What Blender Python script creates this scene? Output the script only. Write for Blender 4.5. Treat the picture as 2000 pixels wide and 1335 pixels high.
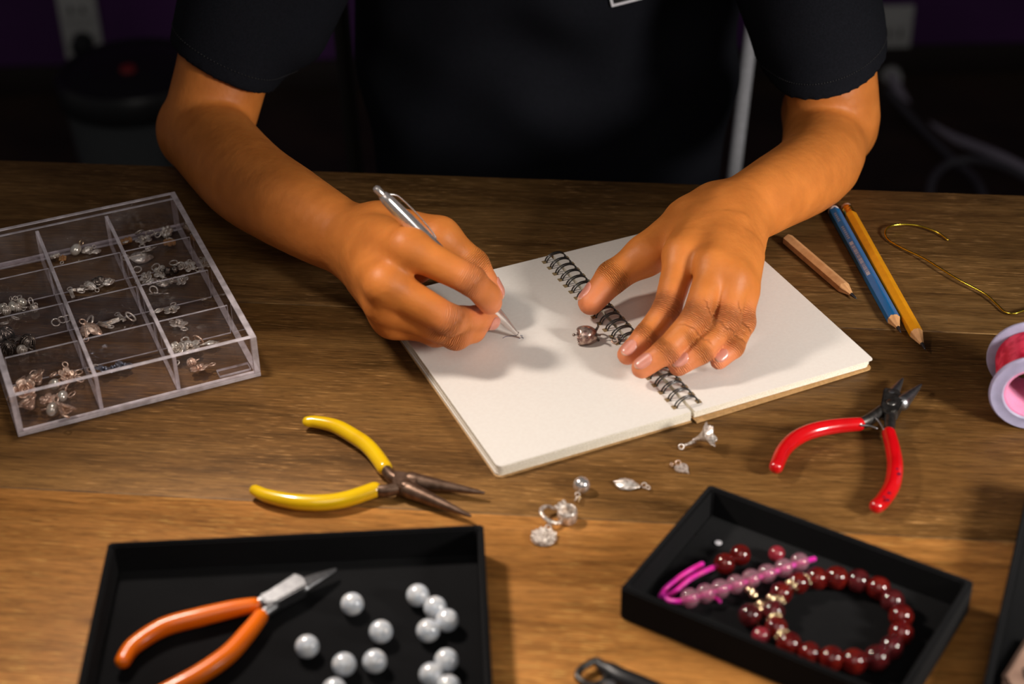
import bpy, bmesh, math, random
import numpy as np
from mathutils import Vector, Matrix
random.seed(7); rng=np.random.default_rng(5)
for o in list(bpy.data.objects): bpy.data.objects.remove(o)
SC=bpy.context.scene; COL=SC.collection
R=math.radians
# ---------------------------------------------------------------- camera
CF,CT,CR,CH=3337.,R(34.),R(-1.34),.536
_f=np.array([0,math.cos(CT),-math.sin(CT)]); _u=np.array([0,math.sin(CT),math.cos(CT)]); _r=np.array([1.,0,0])
_r2=_r*math.cos(CR)+_u*math.sin(CR); _u2=-_r*math.sin(CR)+_u*math.cos(CR)
cam=bpy.data.cameras.new('camera'); co=bpy.data.objects.new('camera',cam); COL.objects.link(co); SC.camera=co
co.matrix_world=Matrix(((_r2[0],_u2[0],-_f[0],0),(_r2[1],_u2[1],-_f[1],0),(_r2[2],_u2[2],-_f[2],CH),(0,0,0,1)))
cam.sensor_width=36; cam.lens=CF/2000*36; cam.clip_start=.02; cam.clip_end=30
cam.dof.use_dof=True; cam.dof.focus_distance=.985; cam.dof.aperture_fstop=6.2
def at(x,y,z=0.):
    "point of the room at height z that the photograph shows at pixel x, y"
    d=_f+(x-1000)/CF*_r2-(y-667.5)/CF*_u2
    return Vector(np.array([0,0,CH])+d*((z-CH)/d[2]))
# ---------------------------------------------------------------- light
w=bpy.data.worlds.new('world'); SC.world=w; w.use_nodes=True
w.node_tree.nodes['Background'].inputs[0].default_value=(.95,.9,.9,1); w.node_tree.nodes['Background'].inputs[1].default_value=.07
def area(name,loc,target,size,power,col,spread=180):
    l=bpy.data.lights.new(name,'AREA'); l.shape='DISK'; l.size=size; l.energy=power; l.color=col; l.spread=R(spread)
    o=bpy.data.objects.new(name,l); COL.objects.link(o); o.location=loc
    o.rotation_euler=(Vector(target)-Vector(loc)).to_track_quat('-Z','Y').to_euler(); return o
area('lamp_left',(-.22,.76,.35),(.10,.45,0),.06,.97,(1,.885,.79),120)
area('lamp_right',(.60,.32,.33),(.19,.82,0),.15,.96,(1,.94,.88),66)
area('fill_front',(.05,-.35,1.35),(.02,.65,0),1.0,4.2,(1,.93,.86))  # added soft fill from the camera side, no known source there
SC.view_settings.view_transform='Standard'; SC.view_settings.look='None'; SC.view_settings.gamma=1; SC.view_settings.use_curve_mapping=False
SC.view_settings.exposure=0.0
SC.cycles.transparent_max_bounces=40; SC.cycles.max_bounces=14; SC.cycles.transmission_bounces=12
# ---------------------------------------------------------------- materials
class NT:
    def __init__(s,name):
        s.m=bpy.data.materials.new(name); s.m.use_nodes=True; s.t=s.m.node_tree; s.n=s.t.nodes; s.p=s.n['Principled BSDF']
    def add(s,ty,ins=None,**kw):
        n=s.n.new(ty)
        for k,v in kw.items(): setattr(n,k,v)
        for k,v in (ins or {}).items():
            if hasattr(v,'bl_idname') or isinstance(v,bpy.types.NodeSocket): s.t.links.new(v,n.inputs[k])
            else: n.inputs[k].default_value=v
        return n
    def l(s,a,b): s.t.links.new(a,b)
def c4(c): return (*c,1)
def mat(name,col,rough=.5,metal=0,spec=.5,noise=None,bump=None,coat=0,trans=0,ior=1.5,sss=0,sssr=(1,.3,.1),sheen=0,aniso=0):
    "noise=(scale, second colour, contrast)   bump=(scale, strength, distance)"
    t=NT(name); p=t.p; I=p.inputs
    I['Base Color'].default_value=c4(col); I['Roughness'].default_value=rough; I['Metallic'].default_value=metal
    I['Specular IOR Level'].default_value=spec; I['IOR'].default_value=ior; I['Transmission Weight'].default_value=trans
    I['Coat Weight'].default_value=coat; I['Coat Roughness'].default_value=.08
    if sss: I['Subsurface Weight'].default_value=sss; I['Subsurface Radius'].default_value=sssr; I['Subsurface Scale'].default_value=.004
    if sheen: I['Sheen Weight'].default_value=sheen; I['Sheen Roughness'].default_value=.5
    tc=t.add('ShaderNodeTexCoord')
    sc,c2,ct=noise or (200,tuple(min(1,x*.82) for x in col),.5)
    nz=t.add('ShaderNodeTexNoise',{'Vector':tc.outputs['Object'],'Scale':sc,'Detail':4.})
    rp=t.add('ShaderNodeValToRGB',{'Fac':nz.outputs['Fac']}); e=rp.color_ramp.elements
    e[0].position=.5-.25/max(ct,.1)*.5; e[1].position=.5+.25/max(ct,.1)*.5; e[0].color=c4(c2); e[1].color=c4(col)
    t.l(rp.outputs['Color'],I['Base Color'])
    if bump:
        bn=t.add('ShaderNodeTexNoise',{'Vector':tc.outputs['Object'],'Scale':bump[0],'Detail':5.})
        bp=t.add('ShaderNodeBump',{'Height':bn.outputs['Fac'],'Strength':bump[1],'Distance':bump[2]}); t.l(bp.outputs['Normal'],I['Normal'])
    return t.m
def wood_mat(name,dark,mid,light,rough=.42,falloff_y=(1,1),falloff_x=(1,1)):
    t=NT(name); I=t.p.inputs; tc=t.add('ShaderNodeTexCoord'); oi=t.add('ShaderNodeObjectInfo')
    off=t.add('ShaderNodeVectorMath',{0:tc.outputs['Object'],1:oi.outputs['Location']},operation='ADD')
    m1=t.add('ShaderNodeMapping',{'Vector':off.outputs[0],'Scale':(1.6,16,16)})
    warp=t.add('ShaderNodeTexNoise',{'Vector':m1.outputs[0],'Scale':1.3,'Detail':3.})
    m2=t.add('ShaderNodeMapping',{'Vector':off.outputs[0],'Scale':(2.2,42,42)})
    mx=t.add('ShaderNodeVectorMath',{0:m2.outputs[0]},operation='ADD')
    ws=t.add('ShaderNodeVectorMath',{0:warp.outputs['Color'],'Scale':4.},operation='SCALE'); t.l(ws.outputs[0],mx.inputs[1])
    g=t.add('ShaderNodeTexNoise',{'Vector':mx.outputs[0],'Scale':1.2,'Detail':6.,'Roughness':.65})
    r1=t.add('ShaderNodeValToRGB',{'Fac':g.outputs['Fac']}); e=r1.color_ramp.elements
    e[0].position=.32; e[1].position=.72; e[0].color=c4(dark); e[1].color=c4(light); x=e.new(.5); x.color=c4(mid)
    # fine pores: short golden and dark dashes along the grain
    m3=t.add('ShaderNodeMapping',{'Vector':off.outputs[0],'Scale':(75,900,75)})
    pz=t.add('ShaderNodeTexNoise',{'Vector':m3.outputs[0],'Scale':1.,'Detail':2.,'Roughness':.6})
    pr=t.add('ShaderNodeValToRGB',{'Fac':pz.outputs['Fac']}); pe=pr.color_ramp.elements
    pe[0].position=.57; pe[1].position=.70; pe[0].color=(0,0,0,1); pe[1].color=(1,1,1,1)
    big=t.add('ShaderNodeTexNoise',{'Vector':off.outputs[0],'Scale':14.,'Detail':3.})
    br=t.add('ShaderNodeMapRange',{'Value':big.outputs['Fac'],'From Min':.38,'From Max':.66,'To Min':.1,'To Max':.8})
    pm=t.add('ShaderNodeMath',{0:pr.outputs['Color'],1:br.outputs[0]},operation='MULTIPLY')
    mixp=t.add('ShaderNodeMixRGB',{'Fac':pm.outputs[0],'Color1':r1.outputs['Color'],'Color2':c4(tuple(min(1,v*2.0+.02) for v in light))})
    pd=t.add('ShaderNodeValToRGB',{'Fac':pz.outputs['Fac']}); q=pd.color_ramp.elements; q[0].position=.28; q[1].position=.40; q[0].color=(.45,.45,.45,1); q[1].color=(1,1,1,1)
    mul=t.add('ShaderNodeMixRGB',{'Fac':1.,'Color1':mixp.outputs[0],'Color2':pd.outputs['Color']},blend_type='MULTIPLY')
    m4=t.add('ShaderNodeMapping',{'Vector':off.outputs[0],'Scale':(45,620,45)})
    fg=t.add('ShaderNodeTexNoise',{'Vector':m4.outputs[0],'Scale':1.,'Detail':4.,'Roughness':.7})
    fr=t.add('ShaderNodeMapRange',{'Value':fg.outputs['Fac'],'From Min':.34,'From Max':.66,'To Min':.62,'To Max':1.22})
    mul2=t.add('ShaderNodeVectorMath',{0:mul.outputs[0],'Scale':fr.outputs[0]},operation='SCALE')
    # sparse knots / smoky stains
    st=t.add('ShaderNodeTexNoise',{'Vector':m1.outputs[0],'Scale':.9,'Detail':2.})
    sr=t.add('ShaderNodeMapRange',{'Value':st.outputs['Fac'],'From Min':.42,'From Max':.62,'To Min':.84,'To Max':1.08})
    fin=t.add('ShaderNodeVectorMath',{0:mul2.outputs[0],'Scale':sr.outputs[0]},operation='SCALE')
    sy=t.add('ShaderNodeSeparateXYZ',{0:tc.outputs['Object']}); sg=t.add('ShaderNodeMapRange',{'Value':sy.outputs['Y'],'From Min':.09,'From Max':-.09,'To Min':falloff_y[0],'To Max':falloff_y[1]})  # light falloff painted into the board colour across its width
    rg=t.add('ShaderNodeMapRange',{'Value':sy.outputs['X'],'From Min':-.1,'From Max':.25,'To Min':falloff_x[0],'To Max':falloff_x[1]}); rs_=t.add('ShaderNodeMath',{0:sg.outputs[0],1:rg.outputs[0]},operation='MULTIPLY')  # painted falloff along the board, dimmer towards the right
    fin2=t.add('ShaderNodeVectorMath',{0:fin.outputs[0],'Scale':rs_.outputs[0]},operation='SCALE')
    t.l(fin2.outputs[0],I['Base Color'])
    rr=t.add('ShaderNodeMapRange',{'Value':g.outputs['Fac'],'To Min':rough-.06,'To Max':rough+.16}); t.l(rr.outputs[0],I['Roughness'])
    bp=t.add('ShaderNodeBump',{'Height':pz.outputs['Fac'],'Strength':.25,'Distance':.0004}); t.l(bp.outputs['Normal'],I['Normal'])
    I['Specular IOR Level'].default_value=.2
    return t.m
def skin_mat():
    t=NT('skin'); I=t.p.inputs; tc=t.add('ShaderNodeTexCoord')
    red=t.add('ShaderNodeAttribute',attribute_name='redness'); cs=t.add('ShaderNodeAttribute',attribute_name='crease_s'); cw=t.add('ShaderNodeAttribute',attribute_name='crease_w')
    nz=t.add('ShaderNodeTexNoise',{'Vector':tc.outputs['Object'],'Scale':60.,'Detail':4.})
    rp=t.add('ShaderNodeValToRGB',{'Fac':nz.outputs['Fac']}); e=rp.color_ramp.elements
    e[0].position=.3; e[1].position=.7; e[0].color=(.52,.160,.028,1); e[1].color=(.65,.21,.040,1)
    mx=t.add('ShaderNodeMixRGB',{'Fac':red.outputs['Fac'],'Color1':rp.outputs['Color'],'Color2':(.74,.245,.125,1)})
    t.l(mx.outputs[0],I['Base Color']); I['Roughness'].default_value=.50; I['Specular IOR Level'].default_value=.34
    I['Subsurface Weight'].default_value=.18; I['Subsurface Radius'].default_value=(1,.35,.15); I['Subsurface Scale'].default_value=.005
    # skin folds across the joints
    k=t.add('ShaderNodeMath',{0:cs.outputs['Fac'],1:2*math.pi/.0021},operation='MULTIPLY')
    wv=t.add('ShaderNodeTexNoise',{'Vector':tc.outputs['Object'],'Scale':350.,'Detail':2.}); wk=t.add('ShaderNodeMath',{0:wv.outputs['Fac'],1:5.},operation='MULTIPLY')
    ad=t.add('ShaderNodeMath',{0:k.outputs[0],1:wk.outputs[0]},operation='ADD'); sn=t.add('ShaderNodeMath',{0:ad.outputs[0]},operation='SINE')
    ab=t.add('ShaderNodeMath',{0:sn.outputs[0]},operation='ABSOLUTE'); sq=t.add('ShaderNodeMath',{0:ab.outputs[0],1:.5},operation='POWER')
    h=t.add('ShaderNodeMath',{0:sq.outputs[0],1:cw.outputs['Fac']},operation='MULTIPLY')
    vo=t.add('ShaderNodeTexVoronoi',{'Vector':tc.outputs['Object'],'Scale':1500.}); fn=t.add('ShaderNodeTexNoise',{'Vector':tc.outputs['Object'],'Scale':180.,'Detail':6.})
    b0=t.add('ShaderNodeBump',{'Height':vo.outputs['Distance'],'Strength':.12,'Distance':.0002})
    b1=t.add('ShaderNodeBump',{'Height':fn.outputs['Fac'],'Strength':.35,'Distance':.0010,'Normal':b0.outputs['Normal']})
    b2=t.add('ShaderNodeBump',{'Height':h.outputs[0],'Strength':1.0,'Distance':.0019,'Normal':b1.outputs['Normal']}); t.l(b2.outputs['Normal'],I['Normal'])
    return t.m
def clear_mat(name,tint,base_refl=.04,haze=.03,ior=1.49,edge=(.62,.60,.64)):
    "thin clear acrylic sheet: what is behind shows through, plus its reflections and a little haze"
    t=NT(name); o=t.n['Material Output']
    tr=t.add('ShaderNodeBsdfTransparent',{'Color':c4(tint)}); gl=t.add('ShaderNodeBsdfGlossy',{'Color':(1,1,1,1),'Roughness':.02})
    fr=t.add('ShaderNodeFresnel',{'IOR':ior}); gm=t.add('ShaderNodeNewGeometry'); ff=t.add('ShaderNodeMath',{0:1.,1:gm.outputs['Backfacing']},operation='SUBTRACT'); fm=t.add('ShaderNodeMath',{0:fr.outputs[0],1:ff.outputs[0]},operation='MULTIPLY'); m=t.add('ShaderNodeMixShader',{0:fm.outputs[0],1:tr.outputs[0],2:gl.outputs[0]})
    df=t.add('ShaderNodeBsdfDiffuse',{'Color':c4(edge)}); tc=t.add('ShaderNodeTexCoord')
    nz=t.add('ShaderNodeTexNoise',{'Vector':tc.outputs['Object'],'Scale':60.,'Detail':5.}); mr=t.add('ShaderNodeMapRange',{'Value':nz.outputs['Fac'],'From Min':.4,'From Max':.75,'To Min':haze*.4,'To Max':haze*2})
    m2=t.add('ShaderNodeMixShader',{0:mr.outputs[0],1:m.outputs[0],2:df.outputs[0]}); t.l(m2.outputs[0],o.inputs['Surface']); return t.m
def edge_mat(name,col,amount=.5):
    t=NT(name); o=t.n['Material Output']; tc=t.add('ShaderNodeTexCoord')
    tr=t.add('ShaderNodeBsdfTransparent',{'Color':(.9,.88,.9,1)}); df=t.add('ShaderNodeBsdfPrincipled',{'Base Color':c4(col),'Roughness':.25})
    nz=t.add('ShaderNodeTexNoise',{'Vector':tc.outputs['Object'],'Scale':140.,'Detail':3.}); mr=t.add('ShaderNodeMapRange',{'Value':nz.outputs['Fac'],'From Min':.35,'From Max':.65,'To Min':amount*.75,'To Max':min(1,amount*1.25)})
    m=t.add('ShaderNodeMixShader',{0:mr.outputs[0],1:tr.outputs[0],2:df.outputs[0]}); t.l(m.outputs[0],o.inputs['Surface']); return t.m
M={}
M['plank0']=wood_mat('oak_far',(.075,.036,.011),(.145,.073,.022),(.22,.118,.040),falloff_x=(1.05,.8))
M['plank1']=wood_mat('oak_middle',(.062,.029,.007),(.125,.058,.015),(.185,.092,.025),falloff_y=(.80,1.75),falloff_x=(1.08,.70))
M['plank2']=wood_mat('oak_front',(.25,.098,.020),(.50,.21,.047),(.66,.285,.070),falloff_y=(.75,1.25),falloff_x=(1,.85))
M['skin']=skin_mat()
M['nail']=mat('fingernail',(.66,.27,.20),.3,spec=.45,coat=.2,noise=(300,(.60,.23,.16),.5),sss=.1)
M['nailtip']=mat('fingernail_edge',(.74,.42,.30),.35)
M['shirt']=mat('black_cotton_jersey',(.0075,.008,.0115),.9,spec=.12,noise=(900,(.005,.0055,.008),1),bump=(1800,.35,.0004))
M['shirt2']=mat('black_cotton_shade',(.009,.010,.013),.85,spec=.2,bump=(1800,.3,.0004))
M['trouser']=mat('black_trouser',(.006,.006,.007),.9,spec=.1)
M['paper']=mat('cream_paper',(.78,.735,.675),.75,spec=.25,noise=(500,(.76,.71,.65),1),bump=(700,.08,.0003))
M['paperedge']=mat('cream_paper_edge',(.86,.80,.68),.8,noise=(1500,(.72,.66,.52),1.5))
M['kraft']=mat('brown_kraft_cover',(.52,.30,.12),.7,noise=(600,(.42,.24,.09),1))
M['wire']=mat('black_coated_wire',(.012,.012,.012),.28,spec=.6,coat=.5)
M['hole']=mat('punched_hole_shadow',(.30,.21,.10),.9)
M['steel']=mat('polished_pen_steel',(.88,.83,.80),.2,.85,noise=(300,(.74,.69,.66),.5))
M['steel2']=mat('brushed_tool_steel',(.40,.40,.41),.36,1,noise=(500,(.30,.30,.31),1),bump=(900,.15,.0002))
M['darksteel']=mat('dark_tool_steel',(.11,.105,.10),.38,.9,noise=(300,(.06,.055,.05),1),bump=(700,.2,.0002))
M['brownsteel']=mat('browned_tool_steel',(.20,.125,.085),.42,.75,noise=(250,(.12,.07,.045),1),bump=(700,.2,.0002))
M['yellow']=mat('yellow_vinyl_grip',(.88,.56,.004),.22,coat=.7,noise=(90,(.80,.48,.004),.8))
M['orange']=mat('orange_vinyl_grip',(1.0,.19,.001),.28,coat=.25,noise=(90,(.94,.165,.001),.8))
M['red']=mat('red_vinyl_grip',(.60,.003,.006),.2,coat=.6,noise=(90,(.50,.002,.004),.8))
M['redspot']=mat('dark_worn_spot',(.12,.006,.03),.5)
M['velvet']=mat('black_velvet',(.0042,.0042,.0048),.95,spec=.08,noise=(25,(.0022,.0022,.0026),.8),bump=(1500,.5,.0006),sheen=.08)
M['silver']=mat('oxidised_silver',(.96,.89,.82),.28,.60,noise=(700,(.50,.41,.34),1.2),bump=(700,.6,.0006))
M['rosesilver']=mat('warm_rose_silver',(.98,.74,.60),.28,.60,noise=(700,(.55,.34,.24),1.2),bump=(700,.6,.0006))
M['bluesilver']=mat('blued_silver',(.38,.40,.48),.25,.75,noise=(350,(.16,.17,.22),1.2))
M['darksilver']=mat('blackened_silver',(.36,.30,.26),.25,.8,noise=(400,(.08,.06,.05),1.6))
M['gold']=mat('pale_gold_metal',(.95,.78,.52),.2,1,noise=(300,(.8,.6,.36),1))
M['ambercrystal']=mat('amber_crystal',(.9,.55,.25),.08,trans=.6,ior=1.7,noise=(300,(.8,.4,.15),1))
M['pearl']=mat('silver_pearl',(.80,.76,.68),.18,.55,coat=.6,noise=(200,(.66,.6,.5),.6))
M['moonstone']=mat('milky_moonstone',(1.0,1.0,1.0),.05,spec=.9,coat=1.0,trans=.18,ior=1.7,noise=(330,(.80,.86,.95),1.5),sss=.2,sssr=(1,1,1))
M['garnet']=mat('dark_garnet_bead',(.30,.018,.010),.03,spec=.6,coat=.4,trans=.45,ior=1.55,noise=(260,(.14,.006,.006),1.1))
M['garnet2']=mat('plum_garnet_bead',(.20,.020,.022),.03,spec=.6,coat=.4,trans=.5,ior=1.55,noise=(260,(.10,.012,.014),1.1))
M['rosebead']=mat('rose_red_bead',(.55,.06,.085),.1,coat=.6,trans=.35,ior=1.55,noise=(260,(.40,.03,.05),1))
M['palebead']=mat('clear_pink_bead',(.95,.48,.60),.04,spec=.7,coat=.9,trans=.74,ior=1.4)
M['magenta']=mat('magenta_cord',(.85,.008,.50),.35,noise=(250,(.75,.004,.30),1),sheen=.2)
M['thread']=mat('coral_pink_thread',(.82,.05,.11),.42,noise=(160,(.46,.004,.03),1.3),spec=.3)
M['flange']=mat('frosted_spool_plastic',(.52,.49,.68),.35,trans=.35,ior=1.3,sss=.3,sssr=(1,1,1))
M['hub']=mat('pink_spool_core',(1.0,.36,.58),.4,trans=.15,sss=.5,sssr=(1,.4,.5))
M['natural']=mat('bare_pencil_wood',(.66,.35,.15),.55,noise=(200,(.56,.28,.11),1))
M['bluepaint']=mat('blue_pencil_paint',(.002,.135,.36),.3,coat=.2)
M['yellowpaint']=mat('ochre_pencil_paint',(.80,.32,.008),.28,coat=.4)
M['seam']=mat('pale_joint_filler',(.30,.17,.06),.6,noise=(30,(.06,.03,.012),1.5))
M['lead']=mat('graphite_lead',(.03,.03,.035),.3,.4)
M['eraser']=mat('pale_eraser',(.75,.52,.40),.7)
M['brass']=mat('brass_ferrule',(.95,.62,.12),.22,1,noise=(300,(.8,.45,.06),1))
M['blackpaint']=mat('black_lacquer',(.02,.012,.012),.12,coat=.8)
M['whiteband']=mat('white_band',(.75,.66,.64),.5)
M['print']=mat('grey_print',(.42,.40,.44),.5)
M['goldwire']=mat('gold_wire',(.75,.55,.06),.22,1,noise=(200,(.55,.38,.03),1))
M['acrylic']=clear_mat('clear_acrylic',(.985,.975,.98),haze=.02)
M['acrylicedge']=edge_mat('frosted_acrylic_edge',(.80,.72,.76),.70)
M['acryliccut']=edge_mat('acrylic_inner_edge',(.78,.72,.78),.5)
M['wall']=mat('dark_purple_wall',(.085,.020,.125),.8,noise=(6,(.07,.016,.105),1))
M['floor']=mat('dark_brown_floor',(.035,.018,.010),.6,noise=(8,(.02,.01,.006),1))
M['skirting']=mat('dark_skirting',(.018,.010,.008),.6)
M['plate']=mat('white_socket_plastic',(.62,.62,.60),.5)
M['blackplastic']=mat('black_plastic',(.012,.012,.013),.4)
M['bin']=mat('grey_bin_plastic',(.10,.11,.115),.6)
M['cable']=mat('white_cable_sheath',(.42,.38,.46),.55)
M['cable2']=mat('grey_cable_sheath',(.10,.095,.11),.6)
M['chrome']=mat('satin_chrome',(.85,.85,.90),.35,.35)
M['darkchair']=mat('dark_chair_frame',(.03,.022,.016),.5)
M['ink']=mat('blue_grey_ink',(.12,.12,.20),.7)
M['badge']=mat('white_enamel_rim',(.85,.83,.88),.25,coat=.5)
M['beige']=mat('beige_pink_shell',(.58,.36,.26),.4,noise=(90,(.42,.25,.18),1),coat=.3)
M['goldglow']=mat('red_led',(.3,.02,.02),.4)
# ---------------------------------------------------------------- object helpers
def tag(o,label=None,cat=None,group=None,kind=None):
    if label: o['label']=label
    if cat: o['category']=cat
    if group: o['group']=group
    if kind: o['kind']=kind
    return o
def empty(name,loc=(0,0,0),label=None,cat=None,group=None,rz=0):
    o=bpy.data.objects.new(name,None); COL.objects.link(o); o.location=loc; o.rotation_euler=(0,0,rz); o.empty_display_size=.01
    return tag(o,label,cat,group)
def link(name,me,m=None,parent=None,loc=None,rot=None):
    o=bpy.data.objects.new(name,me); COL.objects.link(o)
    if m is not None and len(me.materials)==0:
        for q in (m if isinstance(m,(list,tuple)) else [m]): me.materials.append(q)
    if parent is not None: o.parent=parent
    if loc is not None: o.location=loc
    if rot is not None: o.rotation_euler=rot
    return o
def fromvf(name,V,F,smooth=True):
    me=bpy.data.meshes.new(name); me.from_pydata([tuple(v) for v in V],[],[tuple(f) for f in F]); me.validate(); me.update()
    if smooth: me.shade_smooth()
    return me
def bm2me(name,bm,smooth=True,angle=None):
    bmesh.ops.recalc_face_normals(bm,faces=bm.faces)
    me=bpy.data.meshes.new(name); bm.to_mesh(me); bm.free()
    if smooth: me.shade_smooth()
    if angle is not None:
        me.shade_smooth(); me.set_sharp_from_angle(angle=R(angle))
    return me
def centre(me,parent_o=None):
    "move mesh origin to its bounding box centre and return that point"
    n=len(me.vertices); a=np.empty(n*3); me.vertices.foreach_get('co',a); a=a.reshape(-1,3); c=(a.min(0)+a.max(0))/2
    me.transform(Matrix.Translation(-Vector(c))); return Vector(c)
def box(name,size,m,parent=None,loc=(0,0,0),rot=(0,0,0),bev=.0005,seg=2):
    bm=bmesh.new(); bmesh.ops.create_cube(bm,size=1); bmesh.ops.scale(bm,vec=size,verts=bm.verts)
    if bev: bmesh.ops.bevel(bm,geom=bm.edges[:],offset=bev,segments=seg,affect='EDGES',profile=.6)
    return link(name,bm2me(name,bm,angle=35),m,parent,loc,rot)
def tube_vf(pts,rad,seg=14,cap=True,closed=False,flat=1.,up=None):
    "swept tube; rad number or list; round caps"
    P=[Vector(p) for p in pts]; n=len(P); rad=list(rad) if hasattr(rad,'__len__') else [rad]*n
    if cap and not closed:
        d0=(P[0]-P[1]).normalized(); d1=(P[-1]-P[-2]).normalized(); a=[];b=[];ra=[];rb=[]
        for k in (90,65,40,18):
            a.append(P[0]+d0*rad[0]*math.sin(R(k))); ra.append(max(rad[0]*math.cos(R(k)),rad[0]*.02))
        for k in (18,40,65,90):
            b.append(P[-1]+d1*rad[-1]*math.sin(R(k))); rb.append(max(rad[-1]*math.cos(R(k)),rad[-1]*.02))
        P=a+P+b; rad=ra+rad+rb; n=len(P)
    V=[];F=[]; prev=None
    for i in range(n):
        if closed: t=(P[(i+1)%n]-P[i-1]).normalized()
        else: t=(P[min(i+1,n-1)]-P[max(i-1,0)]).normalized()
        if up is not None: b=Vector(up).cross(t).normalized(); a=t.cross(b)
        else:
            if prev is None: a=Vector((0,0,1)); 
            else: a=prev
            a=(a-t*a.dot(t))
            if a.length<1e-4: a=Vector((1,0,0)); a=a-t*a.dot(t)
            a.normalize(); b=t.cross(a); prev=a
        for k in range(seg):
            th=2*math.pi*k/seg; V.append(P[i]+a*(rad[i]*flat*math.cos(th))+b*(rad[i]*math.sin(th)))
    m=n if closed else n-1
    for i in range(m):
        for k in range(seg):
            F.append((i*seg+k,i*seg+(k+1)%seg,((i+1)%n)*seg+(k+1)%seg,((i+1)%n)*seg+k))
    if not closed: F.append(tuple(range(seg-1,-1,-1))); F.append(tuple((n-1)*seg+k for k in range(seg)))
    return V,F
def spline(pts,n=8):
    P=[Vector(p) for p in pts]; out=[]
    for i in range(len(P)-1):
        p0=P[max(i-1,0)];p1=P[i];p2=P[i+1];p3=P[min(i+2,len(P)-1)]
        for k in range(n):
            t=k/n; out.append(.5*((2*p1)+(p2-p0)*t+(2*p0-5*p1+4*p2-p3)*t*t+(3*p1-p0-3*p2+p3)*t**3))
    out.append(P[-1]); return out
def lerpl(a,n): 
    x=np.linspace(0,len(a)-1,n); return list(np.interp(x,range(len(a)),a))
def tube(name,pts,rad,m,parent=None,seg=14,closed=False,n=0,flat=1.,up=None,cap=True,recentre=True):
    if n:
        pts=spline(pts,n)
    if hasattr(rad,'__len__'): rad=lerpl(rad,len(pts))
    V,F=tube_vf(pts,rad,seg,cap,closed,flat,up); me=fromvf(name,V,F)
    c=centre(me) if recentre else Vector()
    o=link(name,me,m,parent); o.location=c-(parent.location if parent is not None and parent.type=='EMPTY' else Vector()); return o
def lathe(name,prof,m,parent=None,loc=(0,0,0),rot=None,seg=40,sm=True):
    "profile of (r,z) pairs, closed at axis if r==0"
    V=[];F=[];idx=[]
    for r,z in prof:
        if r==0: idx.append([len(V)]); V.append((0,0,z))
        else:
            idx.append(list(range(len(V),len(V)+seg)))
            for k in range(seg): V.append((r*math.cos(2*math.pi*k/seg),r*math.sin(2*math.pi*k/seg),z))
    for a,b in zip(idx,idx[1:]):
        for k in range(seg):
            k2=(k+1)%seg
            if len(a)==1 and len(b)==1: break
            if len(a)==1: F.append((a[0],b[k],b[k2]))
            elif len(b)==1: F.append((a[k],a[k2],b[0]))
            else: F.append((a[k],a[k2],b[k2],b[k]))
    me=fromvf(name,V,F); bm=bmesh.new(); bm.from_mesh(me); bmesh.ops.recalc_face_normals(bm,faces=bm.faces); bm.to_mesh(me); bm.free()
    me.set_sharp_from_angle(angle=R(45)); return link(name,me,m,parent,loc,rot)
def prism(name,poly,z0,z1,m,parent=None,bev=.0004,taper=None):
    "poly: world xy points; z0 z1 heights"
    bm=bmesh.new(); pl=parent.location if parent is not None else Vector()
    c=sum((Vector((p[0],p[1],0)) for p in poly),Vector())/len(poly)
    a=[bm.verts.new((p[0]-c.x,p[1]-c.y,z0)) for p in poly]
    f=bm.faces.new(a); r=bmesh.ops.extrude_face_region(bm,geom=[f]); 
    for v in r['geom']:
        if isinstance(v,bmesh.types.BMVert): v.co.z=z1
    if bev: bmesh.ops.bevel(bm,geom=bm.edges[:],offset=bev,segments=2,affect='EDGES')
    return link(name,bm2me(name,bm,angle=40),m,parent,c-Vector((pl.x,pl.y,pl.z)))
def sphere_me(name,r,seg=32,ring=20):
    bm=bmesh.new(); bmesh.ops.create_uvsphere(bm,u_segments=seg,v_segments=ring,radius=r); return bm2me(name,bm)
def torus_vf(R0,r,seg=28,s2=10,arc=1.,c=(0,0,0),axis='z'):
    n=seg; pts=[]
    for k in range(n if arc==1 else n+1):
        th=2*math.pi*arc*k/n; p=(R0*math.cos(th),R0*math.sin(th),0) if axis=='z' else (R0*math.cos(th),0,R0*math.sin(th))
        pts.append(Vector(p)+Vector(c))
    return tube_vf(pts,r,s2,arc!=1,arc==1)
def joinvf(*vf):
    V=[];F=[]
    for v,f in vf: n=len(V); V+=list(v); F+=[tuple(i+n for i in q) for q in f]
    return V,F
def copy_tree(o,parent=None):
    c=o.copy(); COL.objects.link(c); c.parent=parent
    for ch in [x for x in o.children]: copy_tree(ch,c)
    return c
# ================================================================ SETTING
TU=Vector((math.cos(R(-6.876)),math.sin(R(-6.876)),0)); TV=Vector((-TU.y,TU.x,0)); TO=at(1000,346.5); TA=R(-6.876)
FZ=-.75
def struct(o): o['kind']='structure'; return o
struct(box('floor',(5,4.4,.04),M['floor'],loc=(0,1.1,FZ-.02),bev=0))
wy=2.72
struct(box('wall_back',(5,.08,2.7),M['wall'],loc=(0,wy+.04,FZ+1.35),bev=0))
struct(box('baseboard_back',(5,.014,.05),M['skirting'],loc=(0,wy-.007,FZ+.025),bev=.002))
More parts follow.
